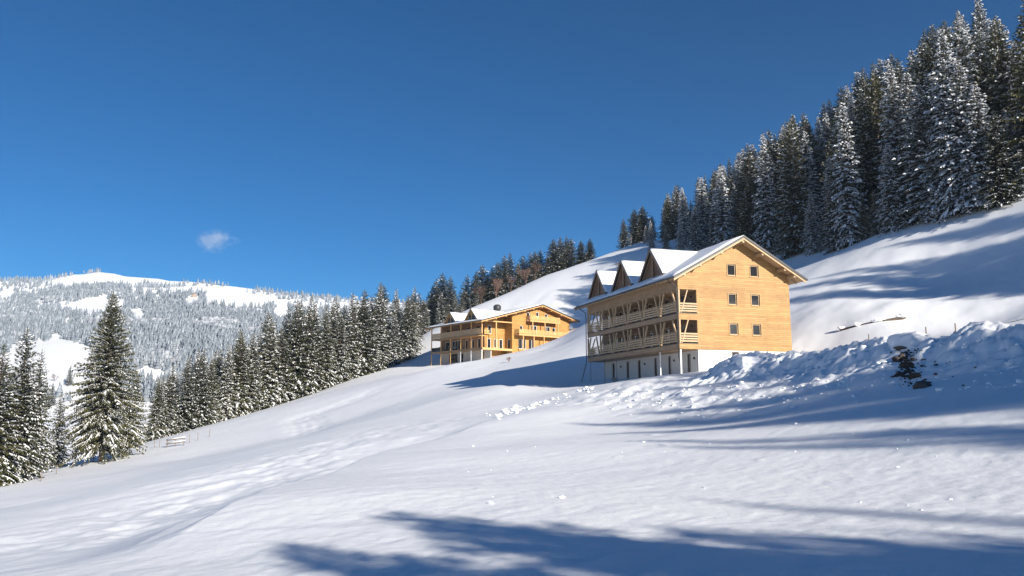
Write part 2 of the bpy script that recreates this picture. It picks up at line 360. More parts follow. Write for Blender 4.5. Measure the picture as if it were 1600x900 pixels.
def snow_sheet(name, q, thick, parent, nu=14, nv=40, seed=0):
    """rounded snow layer on the sloping quad q = (p00, p10, p11, p01)"""
    q = [np.array(p, float) for p in q]; vs, fs = [], []
    for i in range(nu + 1):
        for j in range(nv + 1):
            a, b_ = i / nu, j / nv
            p = q[0] * (1 - a) * (1 - b_) + q[1] * a * (1 - b_) + q[2] * a * b_ + q[3] * (1 - a) * b_
            e = min(min(a, 1 - a) * nu / 1.0, min(b_, 1 - b_) * nv / 1.0, 1)
            h = thick * (0.15 + .85 * e) * (1 + .5 * float(vnoise(np.array([p[0] / 1.7 + seed]), np.array([p[1] / 1.7]), 5 + seed)[0]))
            vs.append((p[0], p[1], p[2] + h))
    n = len(vs)
    for i in range(nu):
        for j in range(nv): k = i * (nv + 1) + j; fs.append((k, k + nv + 1, k + nv + 2, k + 1))
    ring = [i * (nv + 1) for i in range(nu + 1)] + [nu * (nv + 1) + j for j in range(1, nv + 1)] + [i * (nv + 1) + nv for i in range(nu - 1, -1, -1)] + [j for j in range(nv - 1, 0, -1)]
    base = len(vs)
    for r_ in ring:
        i, j = divmod(r_, nv + 1); a, b_ = i / nu, j / nv
        p = q[0] * (1 - a) * (1 - b_) + q[1] * a * (1 - b_) + q[2] * a * b_ + q[3] * (1 - a) * b_; vs.append(tuple(p))
    m_ = len(ring)
    for k in range(m_): fs.append((ring[k], base + k, base + (k + 1) % m_, ring[(k + 1) % m_]))
    return link(name, mesh_of(name, vs, fs, M['snow_roof'], True), parent)
def window(parent, a0, a1, z0, z1, pos, depth, frame_mat, name='window', casing=True, mull=1):
    """a window in an opening: casing round it, frame, panes of dark glass"""
    w = link(name, mesh_of(name, [pos(a0, z0, depth), pos(a1, z0, depth), pos(a1, z1, depth), pos(a0, z1, depth)], [(0, 1, 2, 3)], M['glass']), parent)
    def fr(nm, b0, b1, c0, c1, d0, d1, mat):
        vs = [pos(b, c, d) for b in (b0, b1) for c in (c0, c1) for d in (d0, d1)]
        return link(nm, mesh_of(nm, vs, [(0, 1, 3, 2), (4, 6, 7, 5), (0, 4, 5, 1), (2, 3, 7, 6), (0, 2, 6, 4), (1, 5, 7, 3)], mat), w)
    t_ = .09; d1 = depth - .002; d0 = depth - .06
    fr('frame', a0, a0 + t_, z0, z1, d0, d1, frame_mat); fr('frame', a1 - t_, a1, z0, z1, d0, d1, frame_mat)
    fr('frame', a0 + t_, a1 - t_, z0, z0 + t_, d0, d1, frame_mat); fr('frame', a0 + t_, a1 - t_, z1 - t_, z1, d0, d1, frame_mat)
    for k in range(1, mull): c = a0 + (a1 - a0) * k / mull; fr('mullion', c - .04, c + .04, z0 + t_, z1 - t_, d0, d1, frame_mat)
    if casing:
        cw = .08
        fr('casing', a0 - cw, a0, z0 - cw, z1 + cw, -.045, .02, M['casing']); fr('casing', a1, a1 + cw, z0 - cw, z1 + cw, -.045, .02, M['casing'])
        fr('casing', a0, a1, z1, z1 + cw, -.045, .02, M['casing']); fr('sill', a0, a1, z0 - cw, z0, -.075, .02, M['casing'])
    return w

# ------------------------------------------------------------------ ground: one sheet out to the horizon
def build_ground():
    th = np.concatenate([np.radians(np.arange(-38, 38.001, .115)), np.radians(np.arange(41, 322, 3.0))])
    rr = [0.6]
    while rr[-1] < 4600:
        r = rr[-1]; rr.append(r * (1 + (.035 if r < 7 else .0068 if r < 215 else .02 if r < 500 else .022)))
    rr = np.array(rr); T, Rr = np.meshgrid(th, rr); X = Rr * np.sin(T); Y = Rr * np.cos(T)
    Z = ground_h(X.ravel(), Y.ravel()); nT, nR = len(th), len(rr)
    co = np.stack([X.ravel(), Y.ravel(), Z], 1)
    i, j = np.meshgrid(np.arange(nR - 1), np.arange(nT), indexing='ij'); j2 = (j + 1) % nT
    F = np.stack([i * nT + j, i * nT + j2, (i + 1) * nT + j2, (i + 1) * nT + j], -1).reshape(-1, 4)[:, ::-1]
    co = np.vstack([co, [[0, 0, gz(0, 0.01)]]]); tip = len(co) - 1
    tri = np.stack([np.arange(nT), np.full(nT, tip), (np.arange(nT) + 1) % nT], 1)[:, ::-1]
    me = bpy.data.meshes.new('snow_ground'); nq = len(F); n3 = len(tri)
    me.vertices.add(len(co)); me.vertices.foreach_set('co', co.ravel())
    me.loops.add(nq * 4 + n3 * 3); me.loops.foreach_set('vertex_index', np.concatenate([F.ravel(), tri.ravel()]).astype(np.int32))
    me.polygons.add(nq + n3); me.polygons.foreach_set('loop_start', np.concatenate([np.arange(nq) * 4, nq * 4 + np.arange(n3) * 3]).astype(np.int32))
    me.polygons.foreach_set('use_smooth', np.ones(nq + n3, bool)); me.update(calc_edges=True); me.validate()
    me.materials.append(M['snow']); o = link('snow_ground', me); tag(o, kind='structure'); return o
ground = build_ground()

# ------------------------------------------------------------------ shared roof and dormer builders
def roof(parent, uL, zL, uR, zR, ur, zr, v0, v1, wood, dorm_snow=.17):
    n = 0
    for (ue, ze, sgn) in ((uL, zL, -1), (uR, zR, 1)):
        A = [(ue, v0, ze - .07), (ur, v0, zr - .07), (ur, v1, zr - .07), (ue, v1, ze - .07)]
        if sgn > 0: A = [A[1], A[0], A[3], A[2]]
        deck = slab('roof_deck', A, .16, wood, parent)
        e = .06 * sgn
        B = [(ue + e, v0 - .06, ze + .0), (ur, v0 - .06, zr + .0), (ur, v1 + .06, zr + .0), (ue + e, v1 + .06, ze + .0)]
        if sgn > 0: B = [B[1], B[0], B[3], B[2]]
        cov = slab('roof_cover', B, .067, M['metal'], parent)
        S = [(ue - .05 * sgn, v0 + .03, ze + .02), (ur, v0 + .03, zr + .02), (ur, v1 - .03, zr + .02), (ue - .05 * sgn, v1 - .03, ze + .02)]
        if sgn > 0: S = [S[1], S[0], S[3], S[2]]
        snow_sheet('roof_snow', S, dorm_snow, parent, 16, 44, 3 + n); n += 1
        for vv, dv in ((v0, -1), (v1, 1)):                         # barge boards along the verges
            a, b_ = vv + .02 * -dv, vv + .07 * -dv
            q = [(ue, a, ze - .10), (ur, a, zr - .10), (ur, b_, zr - .10), (ue, b_, ze - .10)]
            slab('bargeboard', [(x, y, z - .13) for x, y, z in q], .20, wood, parent)
        # metal verge trim standing on the front edge
        for vv, dv in ((v0, -1), (v1, 1)):
            q = [(ue, vv - .075 + .01, ze - .07), (ur, vv - .075 + .01, zr - .07), (ur, vv + .015, zr - .07), (ue, vv + .015, ze - .07)] if dv < 0 else [(ue, vv - .015, ze - .07), (ur, vv - .015, zr - .07), (ur, vv + .065, zr - .07), (ue, vv + .065, ze - .07)]
            slab('verge_trim', q, .15, M['metal'], parent)
def dormer(parent, uf, vc, hw, zb, za, roof_u_at, face_mat, trim, panes=True):
    R = roof_u_at(za); ov = .45
    d = link('dormer', mesh_of('dormer', [(uf, vc - hw + .25, zb), (uf, vc + hw - .25, zb), (uf, vc, za - .35)], [(0, 1, 2)], face_mat), parent)
    for s in (-1, 1):
        q = [(uf - ov, vc, za), (uf - ov, vc + s * hw, zb), (uf + .02, vc + s * hw, zb), (R, vc, za)]
        slab('dormer_roof', q, .12, M['metal'], d)
        k = .96
        qs = [(uf - ov + .06, vc, za + .02), (uf - ov + .06, vc + s * hw * k, zb + (za - zb) * (1 - k) + .02), (uf + .05, vc + s * hw * k, zb + (za - zb) * (1 - k) + .02), (R + .2, vc, za + .02)]
        snow_sheet('dormer_snow', qs, .14, d, 10, 10, 20 + s)
        bar('dormer_bargeboard', (uf - ov + .03, vc + s * .02, za - .2), (uf - ov + .03, vc + s * (hw - .02), zb - .16), .05, .2, trim, d)
        bar('rafter', (uf - .08, vc + s * .05, za - .32), (uf - .08, vc + s * (hw - .25), zb - .08), .12, .14, trim, d)
    box('dormer_post', uf - .16, uf - .02, vc - .08, vc + .08, zb - .2, za - .3, trim, d)
    w = hw * .42
    for s in ((-1, 1) if panes else ()):
        a, b_ = sorted((vc + s * .12, vc + s * w))
        pane = [(uf - .012, a, zb), (uf - .012, b_, zb), (uf - .012, b_, zb + (za - zb) * .5), (uf - .012, a, zb + (za - zb) * (.5 if s > 0 else .5))]
        link('dormer_pane', mesh_of('dormer_pane', pane, [(0, 1, 2, 3)], M['glass']), d)
    return d

# ------------------------------------------------------------------ large chalet
def large_chalet():
    ZB = 2.6
    root = empty('timber_chalet', tuple(C1 - np.array([0, 0, ZB])), math.radians(17.6))
    tag(root, 'large pale timber chalet with three pointed dormers and V-strut balconies, nearest building', 'chalet')
    Wd, L, BD = 12.6, 22.2, 2.0
    uL, zL, ur, zr, uR = -1.1, ZB + 6.75, 6.75, ZB + 11.19, 13.75; sl = (zr - zL) / (ur - uL); zR = zr - (uR - ur) * sl
    under = lambda u: (zL + (u - uL) * sl if u <= ur else zr - (u - ur) * sl) - .22
    gp = lambda a, z, d: (a, d, z)                                 # gable plane, depth runs along +y
    wins = [(5.55, 6.5), (8.15, 9.1)]; rows = [(1.5, 2.62), (4.45, 5.57), (7.35, 8.5)]
    ops = [(a, b_, ZB + c, ZB + d) for a, b_ in wins for c, d in rows]
    log = [(.0, BD, ZB + .55, ZB + 2.82), (.0, BD, ZB + 3.5, ZB + 5.75)]
    wall('gable_wall', BD, Wd, ZB, under, ops, gp, .22, M['wood'], root, extra=(ur,))
    # corner bay of the gable beside the open balconies: three bands
    for z0, z1 in ((ZB, ZB + .55), (ZB + 2.82, ZB + 3.5)):
        wall('gable_band', 0, BD, z0, lambda a, z1=z1: z1, [], gp, .22, M['wood'], root)
    wall('gable_band', 0, BD, ZB + 5.75, under, [], gp, .22, M['wood'], root)
    for o in ops: window(root, *o, gp, .14, M['timber'])
    # the body behind: inner long wall, right wall, back wall
    lp = lambda a, z, d: (BD + d, a, z)
    doors = [(v, v + 1.0) for v in (2.2, 5.5, 9.2, 12.9, 16.6, 20.0)]
    dops = [(a, b_, ZB + f, ZB + f + 2.1) for f in (.55, 3.5) for a, b_ in doors] + [(a + 1.35, b_ + 1.2, ZB + f + .9, ZB + f + 2.1) for f in (.55, 3.5) for a, b_ in doors if b_ + 1.2 < L]
    wall('long_wall', .22, L, ZB, lambda a: under(BD), dops, lp, .2, M['shaded_inner_boards'], root)
    for o in dops: window(root, *o, lp, .1, M['timber'], name='balcony_door' if o[3] - o[2] > 1.5 else 'window', casing=False)
    wall('rear_long_wall', .22, L, ZB, lambda a: under(Wd), [], lambda a, z, d: (Wd - d, a, z), .2, M['wood'], root)
    wall('rear_gable_wall', BD + .2, Wd - .2, ZB, under, [], lambda a, z, d: (a, L - d, z), .2, M['wood'], root, extra=(ur,))
    wall('rear_gable_band', 0, BD + .2, ZB + 5.75, under, [], lambda a, z, d: (a, L - d, z), .2, M['wood'], root)
    # plinth storey
    pd = [(1.55, 2.25), (5.45, 6.1), (8.5, 9.15), (12.35, 13.0), (15.25, 15.9), (19.1, 19.75)]
    pops = [(a, b_, .25, 2.3) for a, b_ in pd]
    wall('plinth_wall', .2, L - .1, -1.2, lambda a: ZB, pops, lambda a, z, d: (BD + .06 + d, a, z), .2, M['shaded_plaster'], root)
    for o in pops: window(root, *o, lambda a, z, d: (BD + .06 + d, a, z), .12, M['grey_wood'], name='cellar_door', casing=False)
    wall('plinth_wall', BD + .06, Wd - .08, -1.2, lambda a: ZB, [(5.75, 6.55, ZB - .62, ZB - .12)], lambda a, z, d: (a, .12 + d, z), .2, M['plaster'], root)
    window(root, 5.75, 6.55, ZB - .62, ZB - .12, lambda a, z, d: (a, .12 + d, z), .1, M['grey_wood'], casing=False)
    wall('plinth_wall', .2, L - .1, -1.2, lambda a: ZB, [], lambda a, z, d: (Wd - .08 - d, a, z), .2, M['plaster'], root)
    wall('plinth_wall', BD + .3, Wd - .3, -1.2, lambda a: ZB, [], lambda a, z, d: (a, L - .12 - d, z), .2, M['plaster'], root)
    # balconies along the valley side
    for f in (.0, 2.9):
        box('balcony_floor', .06, BD, .22, L - .05, ZB + f + .30, ZB + f + .5, M['timber'], root)
        for i in range(6):
            v0, v1 = i * 3.7 + (.012 if i else .225), (i + 1) * 3.7 - .012
            box('fascia_board', -.02, .05, v0, v1, ZB + f + .0, ZB + f + .50, M['board'], root)
        box('drip_edge', -.09, .05, -.05, L + .03, ZB + f + .505, ZB + f + .55, M['metal'], root)
        box('drip_edge', -.05, BD + .05, -.06, -.003, ZB + f + .53, ZB + f + .575, M['metal'], root)
    box('soffit_board', .06, BD + .05, .22, L - .05, ZB - .05, ZB - .005, M['board'], root)
    for i in range(6):
        v0, v1 = i * 3.7 + (.012 if i else .225), (i + 1) * 3.7 - .012
        box('header_board', -.02, .05, v0, v1, ZB + 5.72, ZB + 7.02, M['board'], root)
    box('balcony_ceiling', .06, BD, .22, L - .05, ZB + 5.70, ZB + 5.75, M['timber'], root)
    for f in (.55, 3.45):
        for i in range(7):
            v = min(max(i * 3.7, .1), L - .1); top = ZB + f + 2.27
            box('balcony_post', -.02, .12, v - .07, v + .07, ZB + f, top, M['timber'], root)
            for s in (-1, 1):
                if (i == 0 and s < 0) or (i == 6 and s > 0): continue
                bar('strut', (-.05, v + s * .10, ZB + f + .05), (-.05, v + s * 1.0, top - .02), .12, .16, M['timber'], root)
        for i in range(6):
            v0, v1 = i * 3.7 + .09, (i + 1) * 3.7 - .09
            for k in range(4): box('railing_board', -.085, -.045, v0, v1, ZB + f + .14 + k * .235, ZB + f + .29 + k * .235, M['timber'], root)
            box('handrail', -.11, .02, v0, v1, ZB + f + 1.06, ZB + f + 1.11, M['timber'], root)
        for (y, sg) in ((-.03, -1), (L + .03, 1)):                   # short ends of the balconies
            box('corner_post', .0, .14, y - .05, y + .05, ZB + f, ZB + f + 2.28, M['timber'], root)
            bar('strut', (.25, y, ZB + f + .05), (.98, y, ZB + f + 2.25), .13, .10, M['timber'], root)
            for k in range(4): box('railing_board', .15, BD - .01, y - .02, y + .02, ZB + f + .14 + k * .235, ZB + f + .29 + k * .235, M['timber'], root)
        for v in (4.3, 8.0, 11.8, 15.5, 19.2): box('wall_lamp', BD - .12, BD - .002, v, v + .12, ZB + f + 1.75, ZB + f + 1.95, M['metal'], root)
        box('wall_lamp', BD - .14, BD - .002, .9, 1.02, ZB + f + 1.7, ZB + f + 1.85, M['metal'], root)
    for v, mt, w in ((21.6, M['metal'], .045), (17.5, M['metal'], .045), (14.3, M['steel'], .05), (4.1, M['white_paint'], .09), (.06, M['white_paint'], .13)):
        box('steel_post', .06, .06 + w, v - w / 2, v + w / 2, -1.4, ZB - .05, mt, root)
    for v in (3.4, 4.7, 11.2, 17.2): box('wall_lamp', BD - .08, BD + .055, v, v + .13, 1.7, 1.9, M['metal'], root)
    box('wall_lamp', BD - .08, BD + .055, .75, .88, 1.7, 1.9, M['metal'], root)
    # roof structure
    for k in range(30):
        v = .15 + k * (L - .3) / 29
        bar('rafter_tail', (uL + .12, v, zL + .12 * sl - .36), (.02, v, zL + 1.12 * sl - .36), .1, .16, M['timber'], root)
        if k % 2 == 0: bar('rafter_tail', (uR - .12, v, zR + .12 * sl - .36), (Wd, v, zR + 1.1 * sl - .36), .1, .16, M['timber'], root)
    for u in (.15, 1.9, 4.3, 6.75, 8.9, 11.4, 12.5):
        hgt = .30 if u > 6 else .26; z = under(u) - .04 - (0.05 if u != ur else .14)
        box('purlin', u - .11, u + .11, -1.16, .0, z - hgt, z, M['timber'], root)
        box('purlin', u - .11, u + .11, L, L + 1.16, z - hgt, z, M['timber'], root)
    roof(root, uL, zL, uR, zR, ur, zr, -1.3, L + 1.3, M['timber'])
    ru = lambda z: uL + (z - zL) / sl
    for vc, hw in ((5.75, 2.75), (12.75, 2.68), (19.55, 2.6)):
        dormer(root, .5, vc, hw, zL + 1.6 * sl + .03, ZB + 10.85, ru, M['dark_wood'], M['brown_timber'], False)
    # gutters and pipes
    def pipe(nm, pts, r): return link(nm, tube_mesh(pts, [r] * len(pts), M['metal'], 6, nm), root)
    pipe('gutter', [(uL - .09, -1.35, zL - .10), (uL - .09, L + 1.35, zL - .10)], .085)
    pipe('gutter', [(uR + .09, -1.35, zR - .10), (uR + .09, L + 1.35, zR - .10)], .085)
    pipe('downpipe', [(uL - .07, -.2, zL - .15), (uL + .0, -.15, zL - .35), (-.28, -.1, zL - .75), (-.2, -.1, zL - 1.2), (-.2, -.1, ZB - .9)], .05)
    pipe('downpipe', [(uL - .07, L - .3, zL - .15), (uL, L - .2, zL - .35), (-.28, L, zL - .8), (-.2, L, zL - 1.3), (-.2, L + .02, ZB - .1), (-.75, L + .6, -.2)], .05)
    pipe('wall_vent', [(Wd + .02, 1.0, ZB + 5.6), (Wd + .45, 1.0, ZB + 5.6)], .13)
    return root
B1 = large_chalet()

# ------------------------------------------------------------------ smaller golden chalet further up
def golden_chalet():
    ZB = 3.2                                                       # floor of the middle storey above the root
    root = empty('golden_chalet', tuple(C2 - np.array([0, 0, ZB])), math.radians(38))
    tag(root, 'golden timber chalet with two small dormers and stacked gable balconies, farther building', 'chalet')
    L, Wd, PX, PD, BD = 19.2, 24.0, 7.8, 2.6, 2.4
    uL, zL, ur, zr, uR = -1.3, ZB + 5.45, 15.0, ZB + 9.9, 25.7; sl = (zr - zL) / (ur - uL); zR = zr - (uR - ur) * sl
    under = lambda u: (zL + (u - uL) * sl if u <= ur else zr - (u - ur) * sl) - .24
    G = M['wood_gold']; T = M['timber_gold']
    gp = lambda a, z, d: (a, d, z)
    ops = [(11.75, 12.65, ZB + 6.35, ZB + 8.1), (14.4, 15.2, ZB + 7.25, ZB + 8.3), (16.9, 17.7, ZB + 6.35, ZB + 8.1),
           (9.9, 10.7, ZB + 3.95, ZB + 5.1), (13.0, 14.6, ZB + 3.3, ZB + 5.35), (16.6, 18.4, ZB + 3.3, ZB + 5.35), (19.0, 19.9, ZB + 3.9, ZB + 5.2),
           (9.6, 11.6, ZB + .15, ZB + 2.25), (12.4, 14.0, ZB + .15, ZB + 2.25)]
    wall('gable_wall', PX, Wd, ZB - 3.5, under, ops, gp, .25, G, root, extra=(ur,))
    for o in ops: window(root, *o, gp, .14, M['white_paint'], casing=False, mull=2 if o[1] - o[0] > 1.2 else 1)
    # porch return wall and the sunlit wall at its back
    wall('porch_wall', .25, PD, ZB - 3.5, lambda a: under(PX), [(.7, 1.6, ZB + .1, ZB + 2.2)], lambda a, z, d: (PX + d, a, z), .2, G, root)
    window(root, .7, 1.6, ZB + .1, ZB + 2.2, lambda a, z, d: (PX + d, a, z), .1, M['white_paint'], name='porch_door', casing=False)
    po = [(.9 + BD, 1.8 + BD, ZB + .1, ZB + 2.2), (5.0, 5.9, ZB + .3, ZB + 2.2), (6.4, 7.3, ZB + .1, ZB + 2.2), (3.4, 4.3, ZB + 3.2, ZB + 5.0)]
    wall('porch_back_wall', BD, PX, ZB - 3.5, under, po, lambda a, z, d: (a, PD + d, z), .2, G, root)
    for o in po: window(root, *o, lambda a, z, d: (a, PD + d, z), .1, M['white_paint'], name='porch_door', casing=False)
    lp = lambda a, z, d: (BD + d, a, z)
    up = [(v, v + 1.7, ZB + 3.15, ZB + 5.0) for v in (4.0, 7.6, 11.4, 15.2)]
    md = [(3.9, 4.9, ZB + .2, ZB + 2.25), (6.2, 7.0, ZB + .3, ZB + 2.2), (8.6, 9.5, ZB + .2, ZB + 2.25), (11.2, 14.6, ZB + .1, ZB + 2.35), (15.6, 17.2, ZB + .1, ZB + 2.3)]
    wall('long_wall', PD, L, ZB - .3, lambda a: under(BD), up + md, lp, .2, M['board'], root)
    for o in up + md: window(root, *o, lp, .1, M['white_paint'] if o[2] < ZB + 2 else M['timber_gold'], name='balcony_door', casing=False, mull=3 if o[1] - o[0] > 2 else 1)
    lo = [(2.7, 3.5, ZB - 2.6, ZB - .5), (10.2, 11.6, ZB - 2.6, ZB - .5), (12.4, 15.8, ZB - 2.7, ZB - .45)]
    wall('plinth_wall', .3, L, -2.2, lambda a: ZB - .3, lo, lambda a, z, d: (BD + .05 + d, a, z), .2, M['shaded_plaster'], root)
    for o in lo: window(root, *o, lambda a, z, d: (BD + .05 + d, a, z), .1, M['grey_wood'], name='cellar_door', casing=False, mull=3 if o[1] - o[0] > 2 else 1)
    wall('rear_long_wall', 0.25, L, ZB - 3, lambda a: under(Wd), [], lambda a, z, d: (Wd - d, a, z), .2, G, root)
    wall('rear_gable_wall', BD + .2, Wd - .2, ZB - 3, under, [], lambda a, z, d: (a, L - d, z), .2, G, root, extra=(ur,))
    # valley-side balconies
    box('storey_beam', -.05, .18, -.1, L + .05, ZB - .42, ZB + .02, M['board'], root)
    box('storey_beam', .18, PX - .02, -.1, .12, ZB - .42, ZB + .02, T, root)
    box('balcony_floor', .18, BD + .04, .12, L - .25, ZB - .25, ZB - .02, T, root)
    box('porch_floor', BD + .05, PX - .02, .12, PD, ZB - .25, ZB - .02, T, root)
    box('balcony_floor', .1, BD, PD - .3, L - .22, ZB + 2.62, ZB + 2.82, T, root)
    box('storey_beam', -.05, .1, -.08, L + .03, ZB + 2.55, ZB + 2.95, M['board'], root)
    box('header_beam', -.05, .14, -.1, L + .03, zL - .05, zL + .16, M['board'], root)
    box('header_beam', .15, PX, -.1, .1, zL - .0, zL + .22, T, root)
    box('porch_ceiling', .15, PX, .11, PD, zL + .05, zL + .1, M['dark_wood'], root)
    for i in range(6):
        v = min(max(i * 3.84, .05), L - .05)
        box('balcony_post', -.07, .10, v - .09, v + .09, ZB + .02, ZB + 2.55, T, root)
        box('balcony_post', -.07, .10, v - .09, v + .09, ZB + 2.95, zL - .05, T, root)
        box('stilt_post', -.07, .10, v - .09, v + .09, -2.4, ZB - .42, M['white_paint'] if i < 3 else T, root)
        if i < 5:
            for k in range(5): box('railing_board', -.12, -.08, v + .02, v + 3.82, ZB + 2.98 + k * .215, ZB + 3.175 + k * .215, M['timber'], root)
            box('glass_panel', -.01, .01, v + .12, v + 3.7, ZB + .1, ZB + .95, M['glass'], root) if i > 3 else None
    box('balcony_post', 3.5, 3.72, -.09, .10, ZB + .02, zL, T, root)
    for k in range(3):
        for a, b_ in ((.15, 1.7), (2.1, 3.45)): box('railing_board', a, b_, PD - .5, PD - .46, ZB + 3.1 + k * .3, ZB + 3.3 + k * .3, T, root)
    # gable balconies
    for z, a0, a1, dp in ((ZB + 2.95, 8.3, 23.6, 1.7), (ZB + 6.05, 11.5, 19.9, 1.5)):
        box('gable_balcony_floor', a0, a1, -dp, -.003, z, z + .2, T, root)
        box('gable_balcony_beam', a0, a1, -dp - .1, -dp - .003, z - .1, z + .25, T, root)
        npan = round((a1 - a0) / 2.8)
        for i in range(npan + 1):
            x = a0 + .05 + (a1 - a0 - .1) * i / npan; box('railing_post', x - .05, x + .05, -dp - .08, -dp + .02, z + .25, z + 1.22, T, root)
        for i in range(npan):
            x0 = a0 + .1 + (a1 - a0 - .1) * i / npan; x1 = x0 + (a1 - a0 - .1) / npan - .1
            for k in range(4): box('railing_board', x0, x1, -dp - .13, -dp - .085, z + .32 + k * .235, z + .49 + k * .235, T, root)
        for x in (a0, a1 - .05):
            for k in range(4): box('railing_board', x, x + .04, -dp + .03, -.01, z + .32 + k * .235, z + .49 + k * .235, T, root)
    for x in (12.2, 15.6, 19.3): box('gable_post', x - .1, x + .1, -1.56, -1.38, ZB + 3.15, ZB + 5.95, T, root)
    for x in (9.5, 12.4, 15.2): box('gable_post', x - .1, x + .1, -1.72, -1.52, ZB - 1.4, ZB + 2.85, T, root)
    for u in (.2, 2.6, 5.2, 7.8, 10.2, 12.6, 15.0, 17.6, 20.4, 23.6):
        z = under(u) - (.12 if u != ur else .2)
        box('purlin', u - .12, u + .12, -1.42, .0 if u > PX else PD, z - .3, z, T, root)
    roof(root, uL, zL, uR, zR, ur, zr, -1.6, L + .7, T)
    ru = lambda z: uL + (z - zL) / sl
    for vc in (3.7, 11.55): dormer(root, .1, vc, 2.5, zL + 1.5 * sl, ZB + 8.35, ru, M['board'], T)
    # dark round chimney cowl with a thin mast beside it
    zc = under(9.5) + .3
    ch = link('chimney', tube_mesh([(9.5, 7.5, zc - .3), (9.5, 7.5, zc + .35), (9.5, 7.5, zc + .4), (9.5, 7.5, zc + .8), (9.5, 7.5, zc + 1.5), (9.5, 7.5, zc + 1.85)], [.45, .45, .55, .85, .85, .5], M['metal'], 8, 'chimney'), root)
    link('mast', tube_mesh([(8.6, 8.6, zc - .5), (8.6, 8.6, zc + 1.1)], [.035, .03], M['steel'], 5, 'mast'), root)
    link('gutter', tube_mesh([(uL - .09, -1.6, zL - .08), (uL - .09, L + .7, zL - .08)], [.09, .09], M['metal'], 6, 'gutter'), root)
    link('downpipe', tube_mesh([(Wd + .1, -.12, zR), (Wd + .1, -.12, ZB - 1)], [.06, .06], M['steel'], 6, 'downpipe'), root)
    return root
B2 = golden_chalet()

